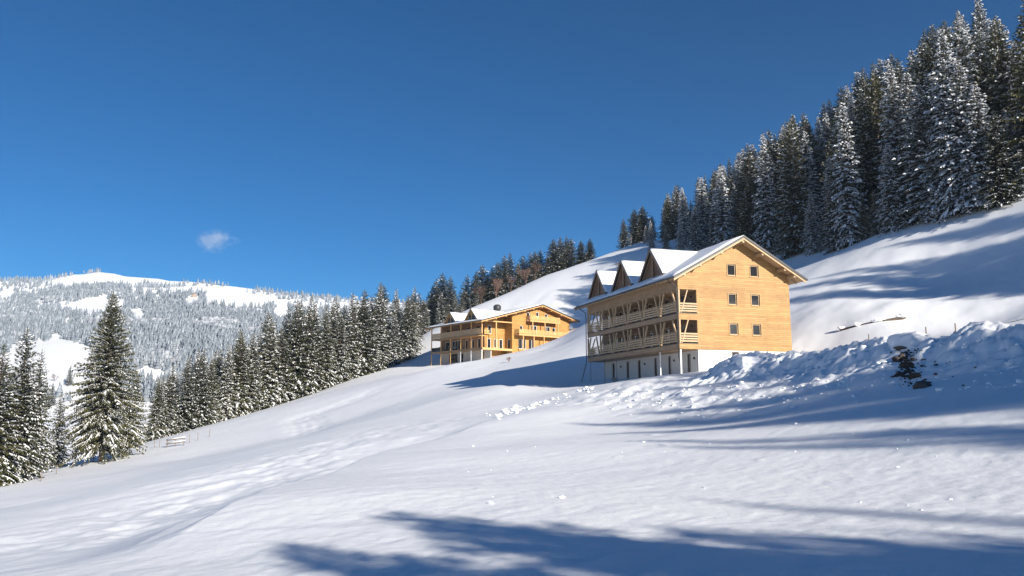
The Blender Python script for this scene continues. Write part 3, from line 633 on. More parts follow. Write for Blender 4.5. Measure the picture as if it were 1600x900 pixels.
# ------------------------------------------------------------------ spruces
def spruce_meshes(seed, H=20.0, R=3.8, snow=.55, bare=.04, snow_w=1.0, needle='needle', dens=1.0, droop=1.0, power=.74, lumps=0.0, tmax=.8):
    """trunk, needle crown and the snow lying on its branches"""
    rg = random.Random(seed); NV, NF, SV, SF = [], [], [], []
    def kite(V_, F_, p, d, side, w, up):
        i = len(V_); m_ = p + d * .45
        V_.extend((p, m_ + side * w + up, p + d, m_ - side * w + up)); F_.append((i, i + 1, i + 2, i + 3))
    def lump(p, rx, o, sd):
        i = len(SV); h = rx * rg.uniform(.45, .8); o2 = o * rx * rg.uniform(.9, 1.5); s2 = sd * rx * rg.uniform(.6, 1.0)
        dz = Vector((0, 0, h))
        SV.extend((p + dz, p + o2 - dz * .7, p + s2 - dz * .5, p - o2 * .8 + dz * .2, p - s2 - dz * .5))
        SF.extend(((i, i + 1, i + 2), (i, i + 2, i + 3), (i, i + 3, i + 4), (i, i + 4, i + 1)))
    z = bare * H; ang = rg.random() * 6.28; lv = 0
    while z < H * .975:
        t = (z - bare * H) / (H * (1 - bare))
        prof = (1 - t) ** power * (.74 + .26 * min(1, t / .2)) * (1 - .35 * max(0, (t - .7) / .3))
        rad = R * prof * (1 + .10 * math.sin(lv * 1.7 + seed)) + .05
        fine = min(1, .22 + rad / 1.3)
        n = max(5, int((5 + 6 * (1 - t)) * dens)); ang += 1.1
        for k in range(n):
            a = ang + 2 * math.pi * k / n + rg.uniform(-.3, .3); L = rad * rg.uniform(.62, 1.18)
            if rg.random() < .08: L *= .55
            o = Vector((math.cos(a), math.sin(a), 0)); sd = Vector((-math.sin(a), math.cos(a), 0))
            up = .75 * t ** 1.5 + .08; dn = (.62 - .42 * t) * droop * rg.uniform(.7, 1.3)
            zz = z + rg.uniform(-.18, .18)
            f = lambda s: o * (L * s + .06) + Vector((0, 0, zz + L * (up * s - dn * s * s + .13 * s ** 4)))
            nt_ = max(3, int(L / .34) + 2)
            for q in range(nt_):
                s = (q + .6 + rg.uniform(-.2, .2)) / (nt_ + .1); p = f(s); fw = (f(min(1.05, s + .08)) - f(s - .02)).normalized()
                tl = min(tmax, (.36 + .22 * L * (1 - s))) * rg.uniform(.7, 1.3) * fine
                for e in (-1, 1):
                    d = (fw * rg.uniform(.45, .9) + sd * e * rg.uniform(.5, 1.0) + Vector((0, 0, -rg.uniform(.12, .55)))).normalized() * tl
                    sdv = d.cross(Vector((0, 0, 1))); sdv = sdv.normalized() if sdv.length > 1e-4 else o
                    kite(NV, NF, p, d, sdv, tl * rg.uniform(.15, .25), Vector((0, 0, rg.uniform(-.05, .06))))
                    if rg.random() < snow:
                        kk = rg.uniform(.5, .95); kite(SV, SF, p + Vector((0, 0, .045)) + d * .08, d * kk, sdv, tl * rg.uniform(.09, .17) * snow_w, Vector((0, 0, .06)))
                    if lumps and rg.random() < lumps * (.35 + .65 * s):
                        lump(p + d * rg.uniform(.3, .9) + Vector((0, 0, .02)), rg.uniform(.10, .24) * (.45 + .55 * fine), (fw + sd * e * .6).normalized(), sd)
                if rg.random() < .8:                               # twig curtains hanging below the branch
                    hgt = rg.uniform(.22, .6) * (1 - .5 * t) * fine; d = Vector((0, 0, -hgt)) + fw * rg.uniform(-.05, .15) + sd * rg.uniform(-.14, .14)
                    kite(NV, NF, p, d, (fw + sd * rg.uniform(-.6, .6)).normalized(), rg.uniform(.09, .17) * fine, Vector((0, 0, 0)))
            tipd = (f(1.06) - f(.9)); kite(NV, NF, f(.86), tipd.normalized() * .5 * fine, sd, .11 * fine, Vector((0, 0, .02)))
            if rg.random() < snow * 1.2:
                s0 = rg.uniform(.35, .6); kite(SV, SF, f(s0) + Vector((0, 0, .06)), f(1.0) - f(s0) + Vector((0, 0, .02)), sd, (.05 + .03 * L) * rg.uniform(.7, 1.3) * snow_w, Vector((0, 0, .06)))
            if lumps and rg.random() < lumps: lump(f(rg.uniform(.8, 1.0)), rg.uniform(.14, .30) * (.4 + .6 * fine), o, sd)
        z += (.60 - .30 * t) * rg.uniform(.85, 1.15) * (H / 20) ** .5 / dens ** .5; lv += 1
    for k in range(5):                                             # leader
        a = k * 1.26; kite(NV, NF, Vector((0, 0, H * .945)), Vector((math.cos(a) * .05, math.sin(a) * .05, H * .06)), Vector((-math.sin(a), math.cos(a), 0)), .05, Vector((0, 0, 0)))
    tr = tube_mesh([(0, 0, -1.6), (0, 0, .2), (0, 0, H * .3), (0, 0, H * .7), (0, 0, H * .985)], [.021 * H, .0165 * H, .0125 * H, .006 * H, .001 * H], M['bark'], 8, 'trunk')
    return tr, mesh_of('crown', NV, NF, M[needle]), mesh_of('branch_snow', SV, SF, M['snow_tree'])
def put_tree(proto, x, y, H, rz, label, cat='spruce', group=None, name='spruce', wide=1.0, z=None):
    H0, (tr, cr, sn) = proto
    o = empty(name, (x, y, gz(x, y) - .05 if z is None else z), rz); k = H / H0; o.scale = (k * wide, k * wide, k)
    link('trunk', tr, o); c = link('crown', cr, o)
    s_ = bpy.data.objects.new('branch_snow', sn); COL.objects.link(s_); s_.parent = c
    tag(o, label, cat, group); return o
PV = [(20.0, spruce_meshes(11 + k, 20.0, R=(4.2, 3.7, 4.6, 3.5)[k], snow=(.36, .44, .30, .40)[k], lumps=(.07, .12, .04, .09)[k])) for k in range(4)]          # valley trees
PF = [(20.0, spruce_meshes(31 + k, 20.0, R=(3.9, 3.4, 4.2, 3.7, 3.2)[k], snow=.6, snow_w=1.4, needle='needle_cold', droop=1.15, lumps=(.42, .55, .34, .48, .4)[k])) for k in range(5)]  # forest, laden
PG = [(20.0, spruce_meshes(51 + k, 20.0, R=(4.0, 3.5, 4.4)[k], snow=(.22, .3, .26)[k], lumps=.04)) for k in range(3)]                     # ridge trees, less snow
PBIG = (25.0, spruce_meshes(71, 25.0, R=6.6, snow=.5, bare=.085, dens=1.75, power=.86, tmax=.6, snow_w=.62, lumps=.03))
def nth(n):
    return ordn[n] if n < len(ordn) else f'{n + 1}' + ({1: 'st', 2: 'nd', 3: 'rd'}.get((n + 1) % 10, 'th') if (n + 1) % 100 not in (11, 12, 13) else 'th')
ordn = ['first', 'second', 'third', 'fourth', 'fifth', 'sixth', 'seventh', 'eighth', 'ninth', 'tenth', 'eleventh', 'twelfth', 'thirteenth', 'fourteenth', 'fifteenth', 'sixteenth', 'seventeenth', 'eighteenth', 'nineteenth', 'twentieth', 'twenty-first', 'twenty-second']
def top_h(px, ytop, x, y):
    """height of a tree standing at x, y whose tip shows at image row ytop"""
    return ray(px, ytop)[2] * y - gz(x, y)

# the lone spruce and its neighbours at the left edge
def by_px(proto, px, Y, ytop, label, group=None, rz=None, wide=1.0, name='spruce', cat='spruce'):
    x = ray(px, 700)[0] * Y * 1.0; H = top_h(px, ytop, x, Y)
    pb = proj(x, Y, gz(x, Y))
    return put_tree(proto, x, Y, H, random.random() * 6.28 if rz is None else rz, label, cat, group, name, wide)
def by_base(proto, px, py, Y, ytop, label, group=None, wide=1.0, name='spruce', cat='spruce'):
    r = ray(px, py); x = r[0] * Y; H = max(2.0, ray(px, ytop)[2] * Y - gz(x, Y))
    return put_tree(proto, x, Y, H, random.random() * 6.28, label, cat, group, name, wide)
by_base(PBIG, 158, 722, 108, 453, 'broad lone spruce standing clear in front of the valley tree row')
by_base(PV[0], 22, 745, 88, 510, 'tall snow-flecked spruce at the left picture edge', wide=1.1)
by_base(PV[2], -14, 752, 84, 535, 'spruce cut off by the left picture edge', wide=1.2)
by_base(PV[3], 50, 728, 100, 545, 'slender spruce just right of the tall one at the left edge')
by_base(PV[1], 88, 712, 112, 612, 'small young spruce between the left edge trees and the lone spruce', wide=1.1)
by_base(PV[1], 30, 742, 97, 575, 'spruce half hidden between the left edge trees')
by_base(PV[2], 205, 700, 128, 575, 'spruce directly right of the lone spruce, partly hidden by it')

# the row along the valley edge
rx = [235, 640]; TOPX = [225, 260, 300, 345, 395, 430, 455, 490, 515, 560, 600, 640]; TOPY = [600, 572, 545, 522, 500, 482, 466, 460, 456, 446, 438, 446]
BX = [225, 300, 350, 400, 450, 500, 550, 600, 645]; BY = [692, 672, 659, 645, 628, 610, 592, 575, 559]; BD_ = [136, 149, 156, 163, 170, 177.5, 185, 193, 200]
kf = 0
xs = np.linspace(240, 636, 19)
for i, px in enumerate(xs):
    px = px + random.uniform(-4, 4); Y = float(np.interp(px, BX, BD_)); yb = float(np.interp(px, BX, BY))
    yt = float(np.interp(px, TOPX, TOPY)) + random.choice([2, 8, 16, 30, 46]) * random.uniform(.7, 1.2)
    by_base(PV[random.randrange(4)], px, yb, Y, yt, f'{ordn[i]} spruce from the left along the front of the valley row', 'front spruces of the valley row', wide=random.uniform(.95, 1.25))
for row, (dY, n, dt) in enumerate(((6, 17, 4), (13, 14, 0), (20, 8, -2))):
    for j, px in enumerate(np.linspace(246 + 5 * row, 640, n)):
        px = px + random.uniform(-7, 7); Y = float(np.interp(px, BX, BD_)) + dY
        yt = float(np.interp(px, TOPX, TOPY)) + dt + random.uniform(-3, 20)
        by_base(PV[random.randrange(4)], px, 600, Y, yt, f'{nth(j)} spruce from the left in the {ordn[row + 1]} rank of the valley row', 'spruces inside the valley row', wide=random.uniform(.9, 1.15))

# trees behind the golden chalet up to the ridge
RTX = [640, 665, 690, 715, 735, 760, 785, 805, 830, 860, 885]; RTY = [462, 446, 425, 436, 430, 410, 402, 394, 384, 377, 371]
ridge_lab = 'spruce in the belt of trees behind the golden chalet'
for k, px in enumerate(np.linspace(646, 893, 27)):
    px = px + random.uniform(-3, 3); Y = 246 + random.uniform(-8, 14) + (px > 800) * 4
    yt = float(np.interp(px, RTX, RTY)) + random.choice([-3, 0, 4, 9, 18])
    by_base(PG[k % 3], px, 470, Y, yt, f'{nth(k)} spruce from the left in the tree belt behind the golden chalet', 'tree belt behind the golden chalet', wide=random.uniform(1.3, 1.7))
for k, px in enumerate(np.linspace(655, 745, 9)):
    by_base(PV[k % 4], px, 500, 232 + random.uniform(-3, 3), float(np.interp(px, RTX, RTY)) + random.uniform(22, 44), f'{nth(k)} from the left of the low spruces close behind the golden chalet roof', 'low spruces behind the golden chalet roof', wide=1.25)
by_base(PG[0], 908, 408, 246, 375, 'left of the two spruces alone on the bare ridge crest', wide=1.89)
by_base(PG[1], 922, 406, 247, 372, 'right of the two spruces alone on the bare ridge crest', wide=1.89)
by_base(PG[1], 975, 388, 243, 341, 'slim dark spruce on the ridge, leftmost of its clump', wide=1.45)
by_base(PG[0], 992, 380, 245, 326, 'tall dark spruce of the ridge clump, left of its twin', wide=1.67)
by_base(PG[2], 1005, 378, 246, 321, 'tallest dark spruce of the ridge clump', wide=1.67)
by_base(PF[0], 986, 398, 232, 366, 'small snowy spruce on the slope below the ridge clump', wide=1.2)
by_base(PF[3], 1010, 404, 228, 352, 'snow-laden spruce on the slope right below the ridge clump', wide=1.2)

# the steep forest on the right
SKX = [1015, 1050, 1100, 1150, 1200, 1250, 1290, 1340, 1400, 1450, 1500, 1540, 1700]; SKY = [338, 290, 272, 238, 196, 172, 158, 108, 74, 44, 14, -12, -110]
EX = [1015, 1060, 1110, 1200, 1250, 1300, 1340, 1390, 1440, 1500, 1560, 1600, 1700]; EY = [396, 398, 400, 398, 400, 393, 374, 360, 346, 333, 325, 318, 300]; ED = [205, 192, 180, 158, 147, 136, 129, 122, 116.5, 111.5, 106, 103, 98]
nfor = 0; fr = 0; rank = {}
for row in range(10):
    px = 1022 + (row % 2) * 11
    step = (24, 29, 33, 36, 37, 37, 37, 30, 30, 34)[row]
    while px < 1640:
        q = px + random.uniform(-7, 7); Y = float(np.interp(q, EX, ED)) + row * 10.5 + random.uniform(-3, 3) + (1.5 if row == 0 else 0)
        d = ray(q, float(np.interp(q, EX, EY))); x = d[0] * Y * (1.0 if row < 2 else 1 - .012 * row)
        g = gz(x, Y); H = random.choice([random.uniform(14, 20), random.uniform(21, 27), random.uniform(25, 31)]) * (1 if row else random.choice([.5, .8, .95, 1])); qx, qt = proj(x, Y, g + H); lim = float(np.interp(qx, SKX, SKY)) + random.choice([0, 0, 5, 16, 30, 44])
        if qt < lim or row >= 7: H = min(33, ray(qx, lim)[2] * Y - g)
        if H > 9 or row == 0 and H > 4:
            proto = (PF[random.randrange(5)] if random.random() < .7 else PV[random.randrange(4)]) if random.random() < .78 else PG[random.randrange(3)]
            if row == 0 and qx < 1615:
                fr += 1
                lab = f'{nth(fr - 1)} spruce from the left along the lower edge of the steep forest'; grp = 'edge spruces of the steep right forest'
            else:
                rank[row] = rank.get(row, 0) + 1
                lab, grp = f'{nth(rank[row] - 1)} spruce from the left in the {ordn[row]} rank up the steep forest', 'spruces inside the steep right forest'
            put_tree(proto, x, Y, H, random.random() * 6.28, lab, 'spruce', grp, wide=random.uniform(.75, 1.3)); nfor += 1
        px += step * random.uniform(.85, 1.15)
print('forest trees', nfor)

# trees outside the frame whose shadows fall into it: the forest goes on round the right and behind the camera
SH = np.array([SUNV.x, SUNV.y]) / math.hypot(SUNV.x, SUNV.y); TANE = math.tan(SUN_EL)
def shade_tree(px, py, H, proto, wide=1.0, lab='spruce of the forest continuing to the right of the view', eff=.86):
    G = ghit(px, py); E_ = H * eff; t = E_ / TANE
    for _ in range(12):
        b_ = G[:2] + SH * t; t = (gz(b_[0], b_[1]) + E_ - G[2]) / TANE
    b_ = G[:2] + SH * t
    return put_tree(proto, b_[0], b_[1], H, random.random() * 6.28, lab, 'spruce', 'spruces beyond the right picture edge', wide=wide)
for px, py, H, w in [(628, 806, 9.5, 2.3), (452, 856, 8, 2.2), (1085, 832, 11, 2.1), (1190, 868, 12, 1.5),
                     (1190, 790, 22, .8), (1500, 838, 22, .8), 
                     (1095, 582, 27, 1.1), (1130, 582, 28, 1.1), (1150, 596, 27, .9), (1200, 580, 28, 1.1), (1235, 588, 27, 1.2), (1285, 586, 27, 1.0), (1300, 600, 27, 1.1), (1350, 592, 27, 1.1), (1420, 596, 27, 1.1), (1420, 615, 27, 1.2), (1490, 600, 28, 1.3),
                     (1060, 660, 24, 1.0), (1250, 652, 26, 1.1), (1430, 640, 27, 1.2), (1540, 625, 28, 1.3), (1300, 684, 24, .8), (1500, 690, 26, .9),
                     (1245, 468, 25, 1.0), (1300, 440, 26, 1.1), (1365, 420, 26, 1.1), (1420, 445, 27, 1.2), (1480, 450, 27, 1.2), (1540, 425, 27, 1.2), (1590, 440, 27, 1.2), (1590, 400, 27, 1.2), (1500, 400, 24, 1.0), (1330, 462, 24, .9), (1470, 370, 24, 1.1), (1560, 355, 25, 1.1)]:
    shade_tree(px, py, H, PG[random.randrange(3)], w, eff=.97 if py > 780 else .86)

# ------------------------------------------------------------------ ploughed snow bank along the road edge
CREST = [(1060, 586, 66), (1090, 579, 64.5), (1120, 567, 63), (1150, 556, 61.5), (1172, 551, 60), (1195, 555, 58.5), (1240, 551, 55.5), (1300, 543, 50.5), (1340, 533, 47), (1375, 527, 45), (1405, 528, 43.3), (1432, 525, 42), (1455, 525, 41), (1478, 529, 40), (1500, 524, 38.8), (1530, 508, 37.6), (1560, 512, 36.2), (1600, 520, 34.5), (1680, 526, 32), (1800, 536, 28)]
def build_bank():
    cp = np.array([at(*c) for c in CREST]); seg = np.hypot(*(cp[1:, :2] - cp[:-1, :2]).T); cum = np.concatenate([[0], np.cumsum(seg)])
    S = np.arange(0, cum[-1], .13); cx = np.interp(S, cum, cp[:, 0]); cy = np.interp(S, cum, cp[:, 1]); cz = np.interp(S, cum, cp[:, 2])
    k = np.ones(9) / 9; pad = lambda a: np.convolve(np.pad(a, 4, 'edge'), k, 'valid'); cx, cy, cz = pad(cx), pad(cy), pad(cz)
    tx = np.gradient(cx); ty = np.gradient(cy); l = np.hypot(tx, ty); nx, ny = ty / l, -tx / l           # towards the camera side
    if (nx * -cx + ny * -cy).mean() < 0: nx, ny = -nx, -ny
    Wd = np.arange(-2.6, 6.01, .13); X = cx[:, None] + nx[:, None] * Wd; Y = cy[:, None] + ny[:, None] * Wd
    g = ground_h(X.ravel(), Y.ravel()).reshape(X.shape); gc = ground_h(cx, cy)
    rise = np.clip(cz - gc, .15, 2.2)[:, None] * sstep(S, 0, 4)[:, None]
    w = Wd[None, :]
    prof = np.where(w < 0, np.exp(-(w / 1.1) ** 2), np.exp(-(w / 2.0) ** 1.5 * 1.0))
    env = np.where(w < 0, np.exp(-(w / 1.2) ** 2), np.exp(-(np.clip(w, 0, None) / 3.6) ** 2)) * sstep(S, 0, 5)[:, None]
    n = .42 * np.abs(fbm(X / .9, Y / .9, 61, 4)) + .34 * fbm(X / .42, Y / .42, 63, 3) + .45 * fbm(X / 3.0, Y / 3.0, 65, 2) - .10
    Z = g + rise * prof + env * n * 1.0 - .10 * (1 - env) - .02
    edge = np.zeros_like(Z); edge[:, :2] = .4; edge[:, -2:] = .5; edge[:2, :] = .5; Z = Z - edge
    nS, nW = Z.shape; vs = np.stack([X.ravel(), Y.ravel(), Z.ravel()], 1)
    i, j = np.meshgrid(np.arange(nS - 1), np.arange(nW - 1), indexing='ij')
    F = np.stack([i * nW + j, (i + 1) * nW + j, (i + 1) * nW + j + 1, i * nW + j + 1], -1).reshape(-1, 4)
    me = mesh_of('snow_bank', vs, [tuple(f) for f in F.tolist()], M['snow'], True); o = link('snow_bank', me)
    tag(o, 'long lumpy bank of ploughed snow along the road below the large chalet', 'snow bank'); return (S, cx, cy, cz, nx, ny)
BANK = build_bank()
from mathutils.bvhtree import BVHTree
_bank_me = bpy.data.objects['snow_bank'].data
_bvh = BVHTree.FromPolygons([v.co for v in _bank_me.vertices], [p.vertices[:] for p in _bank_me.polygons])
def surf(px, py):
    d = Vector(ray(px, py)); h = _bvh.ray_cast(Vector((0, 0, 0)), d.normalized(), 300); g = Vector(ghit(px, py))
    if h[0] is not None and h[0].y < g.y: return h[0]
    return g
def rock_mesh(seed, mat, sub=1, flat=.7, rough=.35, name='rock'):
    import bmesh
    bm = bmesh.new(); bmesh.ops.create_icosphere(bm, subdivisions=sub, radius=1); rg = random.Random(seed)
    for v in bm.verts: v.co *= 1 + rg.uniform(-rough, rough); v.co.z *= flat
    me = bpy.data.meshes.new(name); bm.to_mesh(me); bm.free(); me.materials.append(mat); return me
def scatter(name, pts, sizes, tmpl, mat, sink=.25, smooth=False):
    """many small lumps joined into one object"""
    vs, fs = [], []
    for p, sz in zip(pts, sizes):
        t_ = random.choice(tmpl); a = random.random() * 6.28; ca, sa = math.cos(a), math.sin(a); b0 = len(vs); k = random.uniform(.75, 1.3)
        for v in t_.vertices: vs.append((p[0] + sz * (v.co.x * ca * k - v.co.y * sa), p[1] + sz * (v.co.x * sa * k + v.co.y * ca), p[2] + sz * (v.co.z + .7 - sink * 2)))
        fs.extend(tuple(b0 + i for i in q.vertices) for q in t_.polygons)
    return link(name, mesh_of(name, vs, fs, mat, smooth))
TM = [rock_mesh(k, M['snow'], 1) for k in range(6)]
pts, szs = [], []
for k in range(200):                                               # rubble of snow on the embankment
    px = random.uniform(945, 1340); py = np.interp(px, [945, 1100, 1340], [618, 606, 590]) + abs(random.gauss(0, 20)) - 4
    pts.append(surf(px, py)); szs.append(min(.2, .03 + random.expovariate(30)))
for k in range(80):
    px = random.uniform(760, 930); py = np.interp(px, [760, 930], [655, 606]) + random.gauss(0, 3.5); pts.append(surf(px, py)); szs.append(min(.34, .05 + random.expovariate(13)))
for k in range(45):
    px = random.uniform(640, 1500); py = random.uniform(645, 800); pts.append(surf(px, py)); szs.append(min(.12, .012 + random.expovariate(40)) * (1 if py < 720 else .5))
for k in range(90):
    px = random.uniform(1350, 1620); py = random.uniform(532, 610); pts.append(surf(px, py)); szs.append(min(.15, .02 + random.expovariate(30)))
tag(scatter('snow_rubble', pts, szs, TM, M['snow'], smooth=False), 'loose lumps of snow tumbled over the embankment', 'snow lumps', kind='stuff')
pts, szs = [], []
for k in range(190):
    px = random.gauss(1420, 12); py = random.uniform(544, 604); p = surf(px, py); pts.append(p); szs.append(random.uniform(.015, .075) * (1.5 if abs(px - 1415) < 12 and py < 590 else .8))
for k in range(16):
    px = random.gauss(1462, 26); py = random.uniform(560, 605); pts.append(surf(px, py)); szs.append(random.uniform(.03, .09))
tag(scatter('exposed_soil', pts, szs, TM, M['soil'], sink=.15), 'dark frozen soil and stones showing through the snow bank', 'soil', kind='stuff')
for px, py, sz, lab in ((1441, 605, .36, 'dark angular boulder lying in the snow below the soil patch'), (1421, 545, .42, 'flat dark rock ledge under the big snow block')):
    p = surf(px, py); o = link('boulder', rock_mesh(px, M['rock'], 2, .6, .16), None, (p.x, p.y, p.z + .05)); o.scale = (sz * (2.0 if py < 560 else 1), sz, sz * (.5 if py < 560 else 1)); tag(o, lab, 'boulder')
def earth_mesh(seed):
    import bmesh
    bm = bmesh.new(); bmesh.ops.create_icosphere(bm, subdivisions=3, radius=1)
    for v in bm.verts:
        c = v.co.copy(); v.co *= 1 + .9 * float(fbm(np.array([c.x * 2.3 + seed]), np.array([c.y * 2.3 + c.z * 2.9]), seed, 3)[0])
    me = bpy.data.meshes.new('earth_clod'); bm.to_mesh(me); bm.free(); me.materials.append(M['soil']); return me
for k, (px, py, sx, sz, lab) in enumerate(((1411, 561, .42, .34, 'highest dark earth clod in the face of the snow bank'), (1425, 573, .55, .30, 'widest dark earth clod in the middle of the soil patch'), (1410, 586, .34, .36, 'upright dark earth clod at the left of the soil patch'), (1434, 590, .36, .24, 'lowest dark earth clod just above the boulder'))):
    p = surf(px, py); o = link('earth_clod', earth_mesh(200 + k), None, (p.x, p.y + .18, p.z - .08)); o.scale = (sx * .75, .3, sz * .75); o.rotation_euler = (.2, .3 * k, .5 * k); tag(o, lab, 'earth clod', 'earth clods in the snow bank')
def lumpy(name, seed, rough=.18, sub=4):
    import bmesh
    bm = bmesh.new(); bmesh.ops.create_icosphere(bm, subdivisions=sub, radius=1)
    for v in bm.verts:
        c = v.co.copy(); q = max(abs(c.x), abs(c.y), abs(c.z)); v.co = c.lerp(c / q * .85, .45)
        x, y, z = np.array([c.x * 2.1 + seed]), np.array([c.y * 2.1 + c.z * 1.7]), c.z
        v.co *= 1 + rough * 2 * float(fbm(x, y, seed, 3)[0])
    me = bpy.data.meshes.new(name); bm.to_mesh(me); bm.free(); me.materials.append(M['snow']); me.polygons.foreach_set('use_smooth', [True] * len(me.polygons)); return me
p = surf(1428, 540); o = link('snow_block', lumpy('snow_block', 3), None, (p.x, p.y + .3, p.z + .1)); o.scale = (1.15, .9, .62); o.rotation_euler = (0, 0, .4)
tag(o, 'big overhanging block of snow topping the bank above the dark soil', 'snow block')
p = surf(1172, 566); o = link('snow_block', lumpy('snow_block', 9), None, (p.x, p.y, p.z - .05)); o.scale = (.95, .8, .55)
tag(o, 'rounded lump of snow on the bank in front of the cellar window', 'snow block')

# ------------------------------------------------------------------ road strip behind the bank
def strip(name, pts, w, mat, dz):
    vs, fs = [], []
    pts = smooth_line(pts, 2)
    for i, (x, y) in enumerate(pts):
        a = pts[max(i - 1, 0)]; b_ = pts[min(i + 1, len(pts) - 1)]; dx, dy = b_[0] - a[0], b_[1] - a[1]; l = math.hypot(dx, dy); nx, ny = -dy / l, dx / l
        for k in range(7):
            t_ = (k / 6 - .5) * w; X, Y = x + nx * t_, y + ny * t_; vs.append((X, Y, gz(X, Y) + dz))
    for i in range(len(pts) - 1):
        for k in range(6): j = i * 7 + k; fs.append((j, j + 1, j + 8, j + 7))
    return tag(link(name, mesh_of(name, vs, fs, mat, True)), kind='structure')
strip('road', [tuple(P1(9, -5, 0)[:2]), tuple(P1(14, -5, 0)[:2]), tuple(P1(18.5, -4, 0)[:2]), tuple(P1(22, -9, 0)[:2]), tuple(P1(24, -18, 0)[:2]), tuple(P1(27, -32, 0)[:2])], 3.2, M['asphalt'], .10)

# ------------------------------------------------------------------ fences, stakes, log
def stake(px, py, h, lab, name='fence_stake', r=.035, mat=None, group=None, tilt=0.0):
    p = surf(px, py); o = link(name, tube_mesh([(0, 0, -.4), (0, 0, h * .5), (tilt * h, 0, h)], [r, r, r * .85], mat or M['grey_wood'], 6, name), None, tuple(p))
    tag(o, lab, 'stake', group); return o
for px, py, h, lab in ((1358, 536, 1.0, 'thin marker stake behind the snow bank, nearest the large chalet'), (1448, 531, 1.5, 'thin tall marker stake behind the big snow block'), (1494, 526, 1.6, 'thicker dark marker stake left of the bright snow heap')):
    Y = {1358: 66, 1448: 62, 1494: 56}[px]; q = at(px, py, Y); g = gz(q[0], q[1]); top = ray(px, {1358: 522, 1448: 520, 1494: 512}[px])[2] * Y
    o = link('marker_stake', tube_mesh([(0, 0, -.3), (0, 0, max(.8, top - g))], [.05, .045], M['grey_wood'], 6, 'marker_stake'), None, (q[0], q[1], g)); tag(o, lab, 'stake')
k = 0
for px, py, h in ((64, 752, 1.1), (88, 741, 1.0), (114, 731, 1.0), (172, 716, 1.0), (190, 708, 1.0), (199, 706, 1.0), (213, 704, 1.0), (241, 700, 1.1), (249, 699, 1.0), (296, 692, 1.2), (309, 688, 1.1), (327, 682, 1.2)):
    stake(px, py, h, f'{ordn[k]} thin fence stake counted from the left along the valley meadow edge', group='thin stakes along the valley edge', r=.04, tilt=random.uniform(-.06, .06)); k += 1
p = ghit(261, 699); q = ghit(287, 696)
fr_ = empty('rail_fence', tuple(p)); d = np.array(q) - np.array(p); d[2] = gz(q[0], q[1]) - gz(p[0], p[1])
for a in (0, .5, 1.0): link('fence_post', tube_mesh([tuple(d * a + [0, 0, -.3]), tuple(d * a + [0, 0, 1.15])], [.06, .055], M['grey_wood'], 6, 'fence_post'), fr_)
for h in (.45, .95):
    b0 = d * -.06 + [0, -.07, h]; b1 = d * 1.08 + [0, -.07, h + .1]
    r_ = bar('fence_rail', tuple(b0), tuple(b1), .07, .15, M['grey_wood'], fr_)
    s_ = link('rail_snow', tube_mesh([tuple(b0 + [0, 0, .10]), tuple((b0 + b1) / 2 + [0, 0, .12]), tuple(b1 + [0, 0, .10])], [.06, .08, .06], M['snow_roof'], 6, 'rail_snow'), fr_)
tag(fr_, 'short two-rail wooden fence capped with snow right of the lone spruce', 'fence')
p = hit(1311, 488, base_h); Yl = 86.0; a = at(1310, 489, Yl); b_ = at(1414, 476, Yl - 3); a[2] = gz(a[0], a[1]) + .25; b_[2] = gz(b_[0], b_[1]) + .3
lg = empty('fallen_log', tuple(a)); v = np.array(b_) - np.array(a)
link('log', tube_mesh([(0, 0, 0), tuple(v * .5 + [0, 0, .05]), tuple(v)], [.10, .13, .16], M['bark'], 8, 'log'), lg)
for k, s0 in enumerate((.02, .27, .55, .62, .9, .97)):
    c = v * s0 + [0, 0, .2]; o = link('snow_cap', TM[k % 6], lg, tuple(c)); o.scale = (.42 + .2 * (k in (2, 3)), .3, .28 + .1 * (k % 2))
tag(lg, 'long dark log lying across the slope behind the road, lumps of snow on it', 'log')

# ------------------------------------------------------------------ bare broadleaf trees and shrubs
def bare_mesh(seed, H, levels=5, spread=.55, stems=1, name='branches'):
    rg = random.Random(seed); vs, fs = [], []
    def tube(p, q, r0, r1):
        d = (q - p).normalized(); a = d.orthogonal().normalized(); b2 = d.cross(a); i = len(vs)
        for (c, r_) in ((p, r0), (q, r1)):
            for k in range(3): t_ = 2.094 * k; vs.append(c + (a * math.cos(t_) + b2 * math.sin(t_)) * r_)
        for k in range(3): fs.append((i + k, i + (k + 1) % 3, i + 3 + (k + 1) % 3, i + 3 + k))
    def grow(p, d, L, r, lv):
        q = p + d * L; tube(p, q, r, r * .7)
        if lv == 0: return
        for k in range(rg.choice((2, 3, 3))):
            nd = (d + Vector((rg.uniform(-1, 1), rg.uniform(-1, 1), rg.uniform(-.35, .75))) * spread).normalized()
            grow(p + d * L * rg.uniform(.55, 1.0), nd, L * rg.uniform(.62, .86), r * .62, lv - 1)
    for s in range(stems):
        d = Vector((rg.uniform(-.4, .4), rg.uniform(-.4, .4), 1)).normalized() if stems > 1 else Vector((rg.uniform(-.1, .1), 0, 1)).normalized()
        grow(Vector((0, 0, -.2)), d, H * .30, .018 * H if stems == 1 else .012 * H, levels)
    return mesh_of(name, vs, fs, M['twig'])
